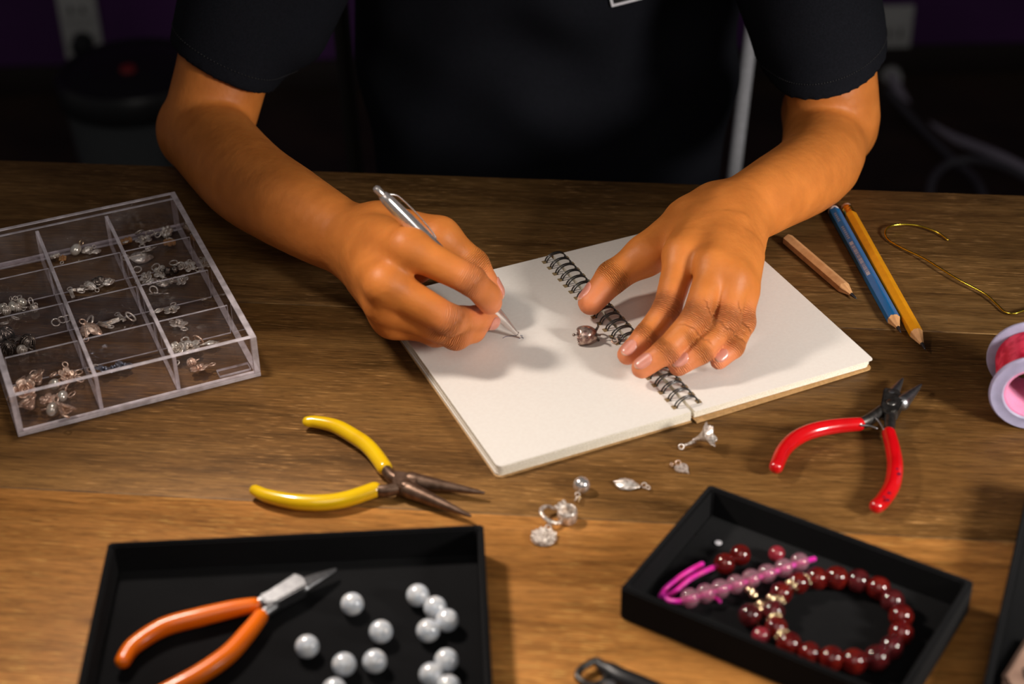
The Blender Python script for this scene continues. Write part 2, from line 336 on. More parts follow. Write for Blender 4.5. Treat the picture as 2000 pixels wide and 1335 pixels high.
# table
table=empty('wooden_table',TO,'dark stained oak plank table top strewn with jewellery tools','table',rz=TA)
edges=[0,-.1617,-.3407,-.52,-.70]
for i in range(4):
    v0,v1=edges[i+1],edges[i]
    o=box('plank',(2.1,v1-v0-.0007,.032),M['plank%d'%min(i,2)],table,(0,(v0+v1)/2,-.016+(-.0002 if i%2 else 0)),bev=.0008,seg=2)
for x in (-.98,.98):
    for y in (-.06,-.64): box('leg',(.06,.06,abs(FZ)-.032),M['plank0'],table,(x,y,(FZ-.032)/2),bev=.003)
# pale filler line showing in the two joints
for v in (-.1617,-.3407):
    o=box('seam_strip',(2.1,.0007,.002),M['seam'],table,(0,v,-.0013),bev=0)
# ================================================================ SDF modelling
def rc(a,b,r1,r2): return ('c',np.array(a,float),np.array(b,float),r1,r2)
def sp(a,r): return ('c',np.array(a,float),np.array(a,float)+1e-6,r,r)
def el(c,rad,M3=None): return ('e',np.array(c,float),np.array(rad,float),M3)
def smin(a,b,k):
    h=np.clip(.5+.5*(b-a)/k,0,1); return b+(a-b)*h-k*h*(1-h)
def ev(n,P):
    t=n[0]
    if t=='c':
        a,b,r1,r2=n[1:]; ab=b-a; h=np.clip(((P-a)@ab)/max(ab@ab,1e-12),0,1); d=P-a-h[:,None]*ab
        return np.sqrt((d*d).sum(1))-(r1+(r2-r1)*h)
    if t=='e':
        q=P-n[1]
        if n[3] is not None: q=q@n[3].T
        s=np.sqrt(((q/n[2])**2).sum(1)); g=np.sqrt(((q/n[2]**2)**2).sum(1)); return s*(s-1)/np.maximum(g,1e-6)
    if t=='p': return P@n[1]-n[2]
    if t=='u':
        k=n[1]; r=None
        for c in n[2]:
            d=ev(c,P); r=d if r is None else (smin(r,d,k) if k>0 else np.minimum(r,d))
        return r
    if t=='f':   # fingers: each joined softly to the palm, hard against one another
        pal=ev(n[1],P); r=pal
        for c in n[2]: 
            d=ev(c,P); d2=smin(pal,d,n[3]); r=smin(r,d2,.0012)
        return r
    if t=='i': return np.maximum(ev(n[1],P),ev(n[2],P))
    if t=='s': return np.maximum(ev(n[1],P),-ev(n[2],P))
    if t=='w': return ev(n[1],P)+n[2](P)
def cull(n,c,h):
    "drop primitives that cannot matter inside the block around c"
    t=n[0]
    if t=='u':
        d=np.array([ev(x,c[None])[0] for x in n[2]]); m=d.min()
        return ('u',n[1],[cull(x,c,h) for x,q in zip(n[2],d) if q<m+2*h+n[1]*1.5])
    if t=='f':
        d=np.array([ev(x,c[None])[0] for x in n[2]]); m=min(d.min(),ev(n[1],c[None])[0])
        return ('f',cull(n[1],c,h),[cull(x,c,h) for x,q in zip(n[2],d) if q<m+2*h+n[3]*1.5],n[3])
    if t in 'is' : return (t,cull(n[1],c,h),cull(n[2],c,h))
    if t=='w': return ('w',cull(n[1],c,h),n[2])
    return n
def surface(node,lo,hi,vox,relax=3):
    lo=np.array(lo,float); N=np.ceil((np.array(hi)-lo)/vox).astype(int)+1; B=10; N=((N+B-1)//B)*B
    G=np.full(N,.01,np.float32); nb=N//B; h=B*vox*.87
    ii=np.stack(np.meshgrid(*[np.arange(k) for k in nb],indexing='ij'),-1).reshape(-1,3)
    cc=lo+(ii*B+(B-1)/2)*vox; d=ev(node,cc)
    loc=np.stack(np.meshgrid(*[np.arange(B)]*3,indexing='ij'),-1).reshape(-1,3)
    for b,c,q in zip(ii,cc,d):
        s=slice(b[0]*B,b[0]*B+B),slice(b[1]*B,b[1]*B+B),slice(b[2]*B,b[2]*B+B)
        if abs(q)>h*1.25+.002: G[s]=.01 if q>0 else -.01; continue
        G[s]=ev(cull(node,c,h),lo+(b*B+loc)*vox).reshape(B,B,B)
    S=G<0; c0=S[:-1,:-1,:-1]; al=c0.copy(); an=c0.copy()
    for dx in (0,1):
        for dy in (0,1):
            for dz in (0,1):
                q=S[dx:N[0]-1+dx,dy:N[1]-1+dy,dz:N[2]-1+dz]; al&=q; an|=q
    act=an&~al; C=np.argwhere(act); idx=np.full(act.shape,-1,np.int64); idx[act]=np.arange(len(C))
    corners=np.array([(a,b,c) for a in(0,1) for b in (0,1) for c in (0,1)]); val=np.stack([G[tuple((C+k).T)] for k in corners],1)
    acc=np.zeros((len(C),3)); cnt=np.zeros(len(C))
    for i in range(8):
        for j in range(i+1,8):
            if np.abs(corners[i]-corners[j]).sum()!=1: continue
            a,b=val[:,i],val[:,j]; m=(a<0)!=(b<0); t=np.where(m,a/np.where(m,a-b,1),0)
            acc+=np.where(m[:,None],corners[i]+t[:,None]*(corners[j]-corners[i]),0); cnt+=m
    V=lo+(C+acc/cnt[:,None])*vox; F=[]
    for ax in range(3):
        a1,a2=(ax+1)%3,(ax+2)%3; sl=[slice(None)]*3; sh=[slice(None)]*3; sl[ax]=slice(0,-1); sh[ax]=slice(1,None)
        A=S[tuple(sl)];Bq=S[tuple(sh)]; E=np.argwhere(A!=Bq); E=E[(E[:,a1]>0)&(E[:,a2]>0)&(E[:,a1]<N[a1]-1)&(E[:,a2]<N[a2]-1)]
        fl=A[tuple(E.T)]; o1=np.zeros(3,int);o1[a1]=1;o2=np.zeros(3,int);o2[a2]=1
        q=np.stack([idx[tuple((E-o1-o2).T)],idx[tuple((E-o2).T)],idx[tuple(E.T)],idx[tuple((E-o1).T)]],1)
        q[~fl]=q[~fl][:,::-1]; F.append(q)
    F=np.concatenate(F); F=F[(F>=0).all(1)]
    # light relaxation
    for _ in range(relax):
        s=np.zeros_like(V); n=np.zeros(len(V))
        for a,b in ((0,1),(1,2),(2,3),(3,0)):
            np.add.at(s,F[:,a],V[F[:,b]]); np.add.at(s,F[:,b],V[F[:,a]]); np.add.at(n,F[:,a],1); np.add.at(n,F[:,b],1)
        V=V+.5*(s/np.maximum(n,1)[:,None]-V)
        if _<2: pass
    # pull back onto the exact surface once
    return V,F
def fast_mesh(name,V,F,attrs=None):
    me=bpy.data.meshes.new(name); me.vertices.add(len(V)); me.vertices.foreach_set('co',V.astype(np.float32).ravel())
    me.loops.add(F.size); me.loops.foreach_set('vertex_index',F.astype(np.int32).ravel()); me.polygons.add(len(F))
    me.polygons.foreach_set('loop_start',np.arange(0,F.size,4,dtype=np.int32)); me.update(calc_edges=True); me.validate(); me.shade_smooth()
    for k,a in (attrs or {}).items():
        at_=me.attributes.new(k,'FLOAT','POINT'); at_.data.foreach_set('value',a.astype(np.float32))
    return me
# ================================================================ PERSON
def A(x,y,z): return np.array(at(x,y,z))
def chainp(pts,rad,k=.003): 
    return ('u',k,[rc(a,b,r1,r2) for a,b,r1,r2 in zip(pts,pts[1:],rad,rad[1:])])
def sc(pts,rad,n=5):
    P=[np.array(q) for q in spline(pts,n)]; rr=np.interp(np.linspace(0,len(rad)-1,len(P)),range(len(rad)),rad)
    return ('u',0,[rc(a,b,x,y) for a,b,x,y in zip(P,P[1:],rr,rr[1:])])
# ---- hand on the left of the picture (writing)
LE=np.array([-.200,1.008,.029]); LSh=np.array([-.118,1.13,.27]); WL=A(708,478,.043)
Lup=[LSh,A(432,150,.062),LE]; 
wi=[A(796,484,.073),A(920,547,.0595),A(950,576,.048),A(957,590,.041)]
wm=[A(752,553,.058),A(878,625,.039),A(930,622,.0265),A(956,624,.0215)]
wr=[A(750,592,.043),A(890,655,.0235),A(924,645,.0185),A(934,634,.017)]
wp=[A(770,614,.030),A(850,652,.0195),A(884,655,.0155)]
wt=[A(742,448,.052),A(858,464,.058),A(924,517,.041),A(958,572,.0285)]
L_palm=('u',.007,[sc([LE,A(475,345,.038),A(560,402,.042),A(652,455,.043),WL,A(735,482,.046)],[.0285,.0275,.0252,.0215,.0188,.0165]),
  rc(A(712,466,.050),wi[0],.0165,.0112),rc(A(706,482,.044),wm[0],.0165,.0112),rc(A(704,495,.037),wr[0],.0155,.0105),rc(A(704,505,.034),wp[0],.0145,.0115),
  rc(A(712,460,.045),wt[0],.016,.0145),rc(wt[0],wt[1],.0145,.0112),rc(A(765,490,.048),A(815,520,.045),.013,.009),
  rc(wp[0],A(800,625,.022),.0115,.010)])
L_up=sc([Lup[0],Lup[1],LE],[.036,.0300,.0285])
fing=[('u',.0025,[rc(wi[0],wi[1],.0101,.0080),rc(wi[1],wi[2],.0080,.0072),rc(wi[2],wi[3],.0072,.0068)]),
      ('u',.0025,[rc(wm[0],wm[1],.0103,.0084),rc(wm[1],wm[2],.0084,.0070),rc(wm[2],wm[3],.0070,.0058)]),
      ('u',.0025,[rc(wr[0],wr[1],.0098,.0078),rc(wr[1],wr[2],.0078,.0066),rc(wr[2],wr[3],.0066,.006)]),
      ('u',.0025,[rc(wp[0],wp[1],.0095,.0070),rc(wp[1],wp[2],.0070,.0060)]),
      ('u',.003,[rc(wt[1],wt[2],.0106,.0088),rc(wt[2],wt[3],.0088,.0076)])]
L_node=('u',.004,[L_up,('f',L_palm,fing,.006)])
# ---- hand on the right of the picture (flat on the notebook)
RE=np.array([.2145,1.035,.018]); RSh=np.array([.178,1.14,.27]); WR=A(1428,424,.045)
Rup=[RSh,A(1624,170,.052),RE]
ri=[A(1333,497,.0485),A(1303,603,.033),A(1262,656,.0242),A(1226,692,.0178)]
rm=[A(1396,519,.050),A(1359,621,.0365),A(1301,685,.0250),A(1254,718,.0178)]
rr_=[A(1433,543,.046),A(1421,626,.033),A(1369,687,.0225),A(1325,715,.0170)]
rp=[A(1449,566,.038),A(1453,630,.0255),A(1433,678,.0195),A(1404,704,.0155)]
rt=[A(1352,436,.040),A(1262,498,.036),A(1196,541,.0275),A(1154,590,.0185)]
R_palm=('u',.007,[sc([RE,A(1600,316,.027),A(1505,381,.040),WR,A(1405,445,.046)],[.0288,.0262,.0220,.0190,.0165]),
  rc(A(1400,415,.043),ri[0],.0172,.0106),rc(A(1418,425,.046),rm[0],.0172,.0104),rc(A(1436,438,.044),rr_[0],.0165,.0098),rc(A(1448,446,.040),rp[0],.0150,.0090),
  rc(A(1395,418,.040),rt[0],.0165,.0145),rc(rt[0],rt[1],.0145,.0112),rc(rt[0],A(1345,480,.036),.012,.008)])
R_up=sc([Rup[0],Rup[1],RE],[.036,.0295,.0288])
fingR=[('u',.0025,[rc(p[0],p[1],a,b),rc(p[1],p[2],b,c),rc(p[2],p[3],c,d)]) for p,(a,b,c,d) in ((ri,(.0096,.0076,.0067,.0058)),(rm,(.0094,.0076,.0068,.0059)),(rr_,(.0087,.0070,.0063,.0055)),(rp,(.0080,.0063,.0056,.0050)))]
fingR.append(('u',.003,[rc(rt[1],rt[2],.0106,.0090),rc(rt[2],rt[3],.0092,.0074)]))
R_node=('u',.004,[R_up,('f',R_palm,fingR,.006)])
joints=[(wi[1],wi[2]-wi[0],.0085),(wm[1],wm[2]-wm[0],.0085),(wr[1],wr[2]-wr[0],.008),(wt[2],wt[3]-wt[1],.009)]
for p in (ri,rm,rr_,rp): joints+=[(p[1],p[2]-p[0],.0095),(p[2],p[3]-p[1],.005)]
joints+=[(rt[2],rt[3]-rt[1],.0075)]
tips=[p[-1] for p in (wi,wm,wr,wp,wt,ri,rm,rr_,rp,rt)]; knk=[p[1] for p in (wi,wm,wr,ri,rm,rr_,rp)]
def skin_attrs(V):
    s=np.zeros(len(V)); wgt=np.zeros(len(V)); red=np.zeros(len(V))
    for J,a,wd in joints:
        a=a/np.linalg.norm(a); d=V-J; near=(d*d).sum(1)<.022**2; ss=d@a; q=np.exp(-(ss/(wd*.55))**2)*np.exp(-(np.linalg.norm(d-ss[:,None]*a,axis=1)/.014)**4)
        m=near&(q>wgt); s[m]=ss[m]; wgt[m]=q[m]
    for T in tips: red=np.maximum(red,.75*np.exp(-(((V-T)**2).sum(1))/.013**2))
    for T in knk: red=np.maximum(red,.55*np.exp(-(((V-T)**2).sum(1))/.010**2))
    return {'crease_s':s,'crease_w':wgt,'redness':red}
VL,FL=surface(L_node,(-.262,.72,-.028),(.015,1.17,.31),.00125)
VR,FR=surface(R_node,(.020,.715,-.028),(.262,1.17,.31),.00125)
# torso under the shirt, coarse
BX=.030
torso=('u',.04,[el((BX,1.20,.10),(.118,.082,.26)),rc((BX-.10,1.16,.30),(BX+.10,1.16,.30),.05,.05),rc((BX,1.19,.33),(BX,1.17,.41),.05,.048),rc(LSh+[.0,0,.01],(BX-.08,1.16,.30),.036,.045),rc(RSh+[.0,0,.01],(BX+.08,1.16,.30),.036,.045)])
VT,FT=surface(torso,(BX-.25,1.02,-.2),(BX+.25,1.35,.46),.006)
V=np.concatenate([VL,VR,VT]); F=np.concatenate([FL,FR+len(VL),FT+len(VL)+len(VR)])
person=empty('person',(BX,1.2,FZ),'seated person in black short sleeved top writing in the notebook, other hand flat','person')
PV=Vector(person.location); V-=np.array(PV)
body=link('body',fast_mesh('body',V,F,skin_attrs(V+np.array(PV))),M['skin'],person)
# ---- fingernails
def nail(node,c,axis,dorsal,ln,wd,name='fingernail',tipfrac=.14):
    a=np.array(axis)/np.linalg.norm(axis); n=np.array(dorsal,float); n-=a*(n@a); n/=np.linalg.norm(n); b=np.cross(a,n)
    U,W=13,11; top=np.zeros((U,W,3)); org=[];dr=[]
    for i in range(U):
        for j in range(W):
            u=-1+2*i/(U-1); v=-1+2*j/(W-1); lim=(1-abs(u)**3.2*.55)
            org.append(c+a*u*ln/2*(1-.10*v*v)); th=v*lim*wd; dr.append(n*math.cos(th)+b*math.sin(th))
    org=np.array(org); dr=np.array(dr); lo=np.zeros(len(org)); hi=np.full(len(org),.016)
    for _ in range(22):
        md=(lo+hi)/2; ins=ev(node,org+dr*md[:,None])<0; lo=np.where(ins,md,lo); hi=np.where(ins,hi,md)
    base=org+dr*lo[:,None]; hgt=np.array([.00035*(1-abs(-1+2*(k%W)/(W-1))**4) for k in range(U*W)])
    P1=base+dr*(hgt+.00022)[:,None]; P0=base-dr*.0006
    Vn=list(P1)+list(P0); Fn=[]; N=U*W
    for i in range(U-1):
        for j in range(W-1):
            q=(i*W+j,(i+1)*W+j,(i+1)*W+j+1,i*W+j+1); Fn.append(q); Fn.append(tuple(k+N for k in q[::-1]))
    ring=[i*W for i in range(U)]+[(U-1)*W+j for j in range(1,W)]+[i*W+W-1 for i in range(U-2,-1,-1)]+[j for j in range(W-2,0,-1)]
    for p,q in zip(ring,ring[1:]+ring[:1]): Fn.append((p,q,q+N,p+N))
    me=fromvf(name,[Vector(v)-PV for v in Vn],Fn); me.materials.append(M['nail']); me.materials.append(M['nailtip'])
    for p in me.polygons:
        vs=[v%N//W for v in p.vertices]
        if min(vs)>=U-1-int(tipfrac*U): p.material_index=1
    bm=bmesh.new(); bm.from_mesh(me); bmesh.ops.recalc_face_normals(bm,faces=bm.faces); bm.to_mesh(me); bm.free(); me.shade_smooth()
    return link(name,me,None,person)
upv=np.array([0,-.35,1.])
for node,p,ln,wd,dv in ((fingR[0],ri,.0115,.78,upv),(fingR[1],rm,.0125,.78,upv),(fingR[2],rr_,.0115,.78,upv),(fingR[3],rp,.0095,.78,upv+[.25,0,0]),(fingR[4],rt,.0140,.80,np.array([-.55,.35,.75]))):
    a=p[3]-p[2]; a/=np.linalg.norm(a); r=node[2][-1][4]; nail(node,p[3]+a*(r*.80-ln/2-.0006),a,dv,ln*.86,wd*.84)
a=wm[3]-wm[2]; a/=np.linalg.norm(a); nail(fing[1],wm[3]+a*.0005,a,(.25,-.9,.05),.0105,.8)
a=wt[3]-wt[2]; a/=np.linalg.norm(a); nail(fing[4],wt[3]+a*.0005,a,(.90,.25,.35),.0120,.7)
# ---- shirt
def fold(P):
    x,y,z=P[:,0]-BX,P[:,1],P[:,2]
    f=.0036*np.sin(42*x+30*z+3*np.sin(9*z))*np.exp(-((z-.0)/.10)**2)
    f+=.0036*np.sin(-30*x+70*z+2*np.sin(20*x))*np.exp(-((z-.07)/.07)**2)
    f+=.0010*np.sin(95*x-40*z)+.0012*np.sin(60*(x*.5+z)+4*np.sin(15*x))
    return f
HL=A(444,120,.068); HR=A(1629,135,.065)
HLn=np.array([-.48,-.13,-.915]); HLn/=np.linalg.norm(HLn); HRn=np.array([.29,.05,-.95]); HRn/=np.linalg.norm(HRn)
dl=(HL-LSh); dl/=np.linalg.norm(dl); dr_=(HR-RSh); dr_/=np.linalg.norm(dr_)
off=lambda node,d:('w',node,lambda P:-d)
slL=('i',('w',('u',.02,[off(L_up,.0072),rc(LSh,LSh*.4+HL*.6,.054,.036),rc((-.085,1.15,.22),A(566,62,.078),.05,.026)]),lambda P:.3*fold(P)),('p',HLn,HLn@HL))
slR=('i',('w',('u',.02,[off(R_up,.0074),rc(RSh,RSh*.4+HR*.6,.054,.037),rc((.155,1.16,.22),A(1552,66,.076),.05,.028)]),lambda P:.3*fold(P)),('p',HRn,HRn@HR))
trunk=('u',.03,[el((BX+.003,1.205,.06),(.1465,.098,.46)),rc((BX-.115,1.16,.29),(BX+.115,1.16,.29),.06,.06),el((BX,1.17,.17),(.118,.085,.15)),el((BX,1.21,-.24),(.145,.11,.12))])
hol=('u',0,[('i',off(L_up,.0016),('p',-HLn,-HLn@HL+.035)),('i',off(R_up,.0016),('p',-HRn,-HRn@HR+.035))])
shirt=('s',('u',.008,[('w',trunk,fold),slL,slR]),hol)
VS,FS=surface(shirt,(-.27,.965,-.34),(.33,1.36,.40),.0019,6)
shirt_o=link('shirt',fast_mesh('shirt',VS-np.array(PV),FS),M['shirt'],person)
trou=('u',.03,[rc((BX-.07,1.22,-.33),(BX-.10,.80,-.30),.085,.06),rc((BX+.07,1.22,-.33),(BX+.12,.80,-.30),.085,.06),rc((BX-.10,.80,-.30),(BX-.12,.78,FZ+.08),.058,.04),rc((BX+.12,.80,-.30),(BX+.13,.78,FZ+.08),.058,.04)])
VQ,FQ=surface(trou,(-.25,.65,FZ),(.30,1.36,-.2),.009); link('trousers',fast_mesh('trousers',VQ-np.array(PV),FQ),M['trouser'],person)
for x in (BX-.12,BX+.13): link('shoe',fast_mesh('shoe',*surface(('i',('u',.02,[el((x,.72,FZ+.035),(.045,.11,.045)),rc((x,.78,FZ+.05),(x,.78,FZ+.10),.04,.038)]),('p',np.array([0,0,-1.]),-FZ)),(x-.07,.58,FZ-.02),(x+.07,.86,FZ+.17),.005)),M['blackplastic'],person,-PV)
# stitched hem lines on the sleeves
def hemline(c,nrm,node,off,name):
    n=np.array(nrm); a=np.cross(n,[0,0,1]); a/=np.linalg.norm(a); b=np.cross(n,a); c=c-n*off; V=[];F=[]
    pts=[]
    for k in range(220):
        th=2*math.pi*k/220; d=a*math.cos(th)+b*math.sin(th); lo,hi=0.,.075
        for _ in range(18):
            m=(lo+hi)/2
            if ev(node,(c+d*m)[None])[0]<0: lo=m
            else: hi=m
        pts.append(Vector(c+d*(lo+.0001)))
    vf=[]
    for k in range(0,220,1):
        if k%2==0: vf.append(tube_vf([pts[k]-PV,pts[(k+1)%220]-PV],.00035,5,False))
    return link(name,fromvf(name,*joinvf(*vf)),M['blackplastic'],person)
hemline(HL,HLn,slL[1],.010,'hem_stitching'); hemline(HR,HRn,slR[1],.010,'hem_stitching')
# badge pinned on the shirt
def front_y(x,z):
    ys=np.linspace(1.0,1.2,401); d=ev(shirt,np.stack([np.full(401,x),ys,np.full(401,z)],1)); return float(ys[np.argmax(d<0)])
bx,bz=.0865,.098; by=front_y(.088,.088)
bx=at(1193,10,.0).x
def onfront(px,py):
    zz=np.linspace(.20,.0,400); best=None
    for z in zz:
        p=at(px,py,float(z))
        if ev(shirt,np.array(p)[None])[0]<0: return p
        best=p
    return best
c0=onfront(1194,10)
rotb=Matrix.Rotation(R(-14),4,'Y')
badge=empty('badge',c0+Vector((.0,-.0022,.0)),'small black rectangular badge with white rim pinned on shirt front','badge')
bw,bh,bt=.030,.018,.0035
def bbar(nm,x0,z0,x1,z1,m,th=bt):
    bm=bmesh.new(); bmesh.ops.create_cube(bm,size=1); bmesh.ops.scale(bm,vec=(x1-x0,th,z1-z0),verts=bm.verts); bmesh.ops.translate(bm,vec=((x0+x1)/2,0,(z0+z1)/2),verts=bm.verts)
    bmesh.ops.bevel(bm,geom=bm.edges[:],offset=.0002,segments=1,affect='EDGES'); bmesh.ops.transform(bm,matrix=rotb,verts=bm.verts); return link(nm,bm2me(nm,bm,angle=30),m,badge)
bbar('backing',0.0005,0.0005,bw-.0005,bh-.0005,M['blackplastic'],.0028)
for q in ((0,0,bw,.0018),(0,bh-.0018,bw,bh),(0,.0018,.0018,bh-.0018),(bw-.0018,.0018,bw,bh-.0018)): bbar('rim',*q,M['badge'])
# ================================================================ chair
ch=empty('chair',(BX,1.40,FZ),'chair with metal back posts behind the seated person','chair')
def cyl(name,p,q,r,m,parent,seg=20): return tube(name,[Vector(p),Vector(q)],r,m,parent,seg=seg)
yb=1.36
pl=at(686,200,.0); 
def atdepth(x,y,Y):
    d=_f+(x-1000)/CF*_r2-(y-667.5)/CF*_u2; return Vector(np.array([0,0,CH])+d*(Y/d[1]))
for (xa,ya),(xb,yb_),m,r in (((1466,70),(1434,335),M['chrome'],.0062),((668,60),(694,330),M['darkchair'],.0075)):
    a=atdepth(xa,ya,1.36); b=atdepth(xb,yb_,1.36); d=(b-a)/(b.z-a.z); top=a+d*(.20-a.z); bot=a+d*(FZ-a.z+r)
    cyl('post',top,bot,r,m,ch)
box('seat',(.40,.42,.03),M['darkchair'],ch,(0,-.21,.31),bev=.008)
for x in (-.17,.17): cyl('leg',(BX+x,1.01,FZ+.295),(BX+x,1.01,FZ+.006),.008,M['darkchair'],ch)
box('top_rail',(.36,.02,.10),M['darkchair'],ch,(0,-.04,.97),bev=.006)
# ================================================================ background
def outlet(px,py,w,h,tilt,label,plug):
    p=atdepth(px,py,wy-.006); o=empty('wall_outlet',p,label,'outlet')
    box('cover_plate',(w,.009,h),M['plate'],o,(0,0,0),(0,R(tilt),0),.003)
    box('socket_face',(w*.72,.004,h*.38),M['plate'],o,(0,-.006,h*.18),(0,R(tilt),0),.001)
    for s in (-1,1): box('slot',(.004,.003,.012),M['blackplastic'],o,(s*.010,-.0085,h*.18),(0,R(tilt),0),0)
    for z,m in plug: lathe('plug',[(0,0),(.017,0),(.019,.004),(.016,.030),(.008,.038),(0,.038)],m,o,(.002,-.004,z),(R(90),0,0),24)
    return o
outlet(156,42,.066,.135,0,'white double wall socket with a black plug above grey bin',[(-.034,M['blackplastic'])])
outlet(1742,88,.062,.145,0,'white wall socket with plugs behind the right sleeve',[(-.055,M['plate']),(-.078,M['beige'])])
bp=atdepth(262,150,2.28)
bn=empty('waste_bin',(bp.x,bp.y,FZ),'grey round waste bin with black rim below the wall socket','bin')
lathe('bin_body',[(0,0),(.085,0),(.090,.004),(.105,.205),(.102,.205),(.086,.006),(0,.006)],M['bin'],bn,(0,0,0),None,48)
lathe('rim',[(.100,0),(.112,.002),(.114,.03),(.106,.042),(.098,.04),(.098,0)],M['blackplastic'],bn,(0,0,.200),None,48)
lathe('lid',[(0,0),(.10,0),(.10,.008),(.06,.020),(0,.024)],M['blackplastic'],bn,(0,0,.230),None,48)
lathe('red_light',[(0,0),(.012,0),(.010,.006),(0,.008)],M['goldglow'],bn,(.0,-.03,.252),None,24)
box('pedal_latch',(.03,.012,.03),M['blackplastic'],bn,(.065,-.083,.15),(0,0,.6),.003)
def floorpt(x,y,Y): return atdepth(x,y,Y)
cb=[atdepth(1742,150,2.68),atdepth(1765,195,2.62),atdepth(1800,235,2.55),atdepth(1850,265,2.48),atdepth(1900,285,2.42),atdepth(1950,305,2.36),atdepth(2010,335,2.30),atdepth(2080,372,2.22)]
tag(tube('power_cable',cb,.0085,M['cable'],n=8,seg=12),'thick white cable hanging from the right wall socket','cable')
cb=[atdepth(1735,178,2.60),atdepth(1790,240,2.5),atdepth(1860,310,2.36),atdepth(1905,350,2.28),atdepth(1925,395,2.2)]
tag(tube('power_cable',cb,.006,M['cable2'],n=8,seg=10),'dim grey cable crossing behind the thick white one','cable')
cb=[atdepth(1815,390,2.1),atdepth(1822,350,2.15),atdepth(1850,322,2.2),atdepth(1900,312,2.2),atdepth(1960,325,2.15),atdepth(2010,350,2.1)]
tag(tube('power_cable',cb,.006,M['cable2'],n=8,seg=10),'dim grey cable coiled low beyond the table edge','cable')
# ================================================================ NOTEBOOK
NB=Vector((.09365,.7166,0)); NA=R(23.152); NW,NH=.1112,.1750
nb=empty('spiral_notebook',NB,'open spiral notebook with blank cream pages under both hands','notebook',rz=NA)
HN=.0064
def slab(name,x0,x1,y0,y1,z0,z1,m,medge=None,parent=nb,warp=None,corner=.003,nx=10,ny=12):
    "paper block with rounded outer corners; top may be warped"
    sgn=1 if x1>0 and x0>=-.001 else -1; pts=[]; xo=x1 if sgn>0 else x0; xi=x0 if sgn>0 else x1
    for cy,s in ((y0,-1),(y1,1)):
        arc=[(xo-sgn*corner+sgn*corner*math.cos(R(t)),cy-s*corner+s*corner*math.sin(R(t))) for t in (0,22,45,68,90)]
        pts+= (arc[::-1] if s<0 else arc)
    pts=[(xi,y0)]+pts+[(xi,y1)]
    bm=bmesh.new(); vs=[bm.verts.new((x,y,z0)) for x,y in pts]; f=bm.faces.new(vs)
    r=bmesh.ops.extrude_face_region(bm,geom=[f]); tv=[v for v in r['geom'] if isinstance(v,bmesh.types.BMVert)]
    for v in tv: v.co.z=z1(v.co.x,v.co.y) if callable(z1) else z1
    bmesh.ops.recalc_face_normals(bm,faces=bm.faces)
    me=bm2me(name,bm,smooth=False); me.materials.append(m); me.materials.append(medge or m)
    for p in me.polygons: p.material_index=0 if abs(p.normal.z)>.7 else 1
    return link(name,me,None,parent)
g=.0012
slab('back_cover',-NW-.001,-g,-.0006,NH+.0006,0,.0007,M['kraft'])
fcv=slab('front_cover',g,NW+.0003,-.0004,NH-.001,0,.0007,M['kraft']); fcv.rotation_euler=(0,0,.019); fcv.location=(NW*(1-math.cos(.019))-.0004,-NW*math.sin(.019),0)
for i in range(4):
    z=.0007+i*.0014; slab('page_stack',-NW+.0003*i-rng.random()*.0006,-g,.0004*rng.random(),NH-.0004*rng.random(),z,z+.00135,M['paper'],M['paperedge'])
slab('page',-NW+.0002,-g,.0006,NH-.0002,.00632,.00645,M['paper'],M['paperedge'])
for i in range(3):
    z=.0012+i*.0014; slab('page_stack',g,NW-.0012+.0006*(i%2),.0012,NH-.0003,z,z+.00132,M['paper'],M['paperedge'])
slab('page',g,NW+.0004,.0002,NH,.0056,.0058,M['paper'],M['paperedge'],corner=.0022)
# wire binding
mes=[]; pitch=.00735; y_off=NH-.0060
wm_=None
def loop_mesh():
    vf=[]
    for dy in (-.0011,.0011):
        pts=[]
        for k in range(21):
            th=math.pi*(1.08-1.16*k/20); pts.append(Vector((.0066*math.cos(th),dy*(1-.35*math.sin(max(th,0))**2),.0048+.0052*math.sin(th))))
        vf.append(tube_vf(pts,.00042,7,True))
    vf.append(tube_vf([Vector((-.0066,-.0011,.0046)),Vector((-.0069,0,.0044)),Vector((-.0066,.0011,.0046))],.00042,7,True))
    return fromvf('wire_loop',*joinvf(*vf))
lm_=loop_mesh(); lm_.materials.append(M['wire'])
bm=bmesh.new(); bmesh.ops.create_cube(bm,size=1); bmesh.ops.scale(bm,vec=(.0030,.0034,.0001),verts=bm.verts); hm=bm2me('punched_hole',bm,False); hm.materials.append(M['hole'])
for i in range(23):
    y=y_off-i*pitch
    if y<.004: break
    o=link('wire_loop',lm_,None,nb,(0,y,.0011),(0,0,R(2)))
    link('punched_hole',hm,None,nb,(-.0072,y,.00646)); link('punched_hole',hm,None,nb,(.0070,y,.00582))
# pen marks near the tip
mk=[at(982,660,.00655),at(988,657,.00655),at(997,656,.00655),at(1008,654,.00655),at(1021,655,.00655)]
def on_nb(p): return nb.matrix_basis.inverted()@p if False else (Matrix.Rotation(-NA,4,'Z')@(p-NB))
V_,F_=tube_vf([on_nb(p) for p in spline(mk,5)],.00016,5); o=link('pen_stroke',fromvf('pen_stroke',V_,F_),M['ink'],nb)
V_,F_=tube_vf([on_nb(p) for p in (at(1014,661,.00655),at(1020,657,.00655),at(1022,660,.00655))],.00016,5); o=link('pen_stroke',fromvf('pen_stroke',V_,F_),M['ink'],nb)
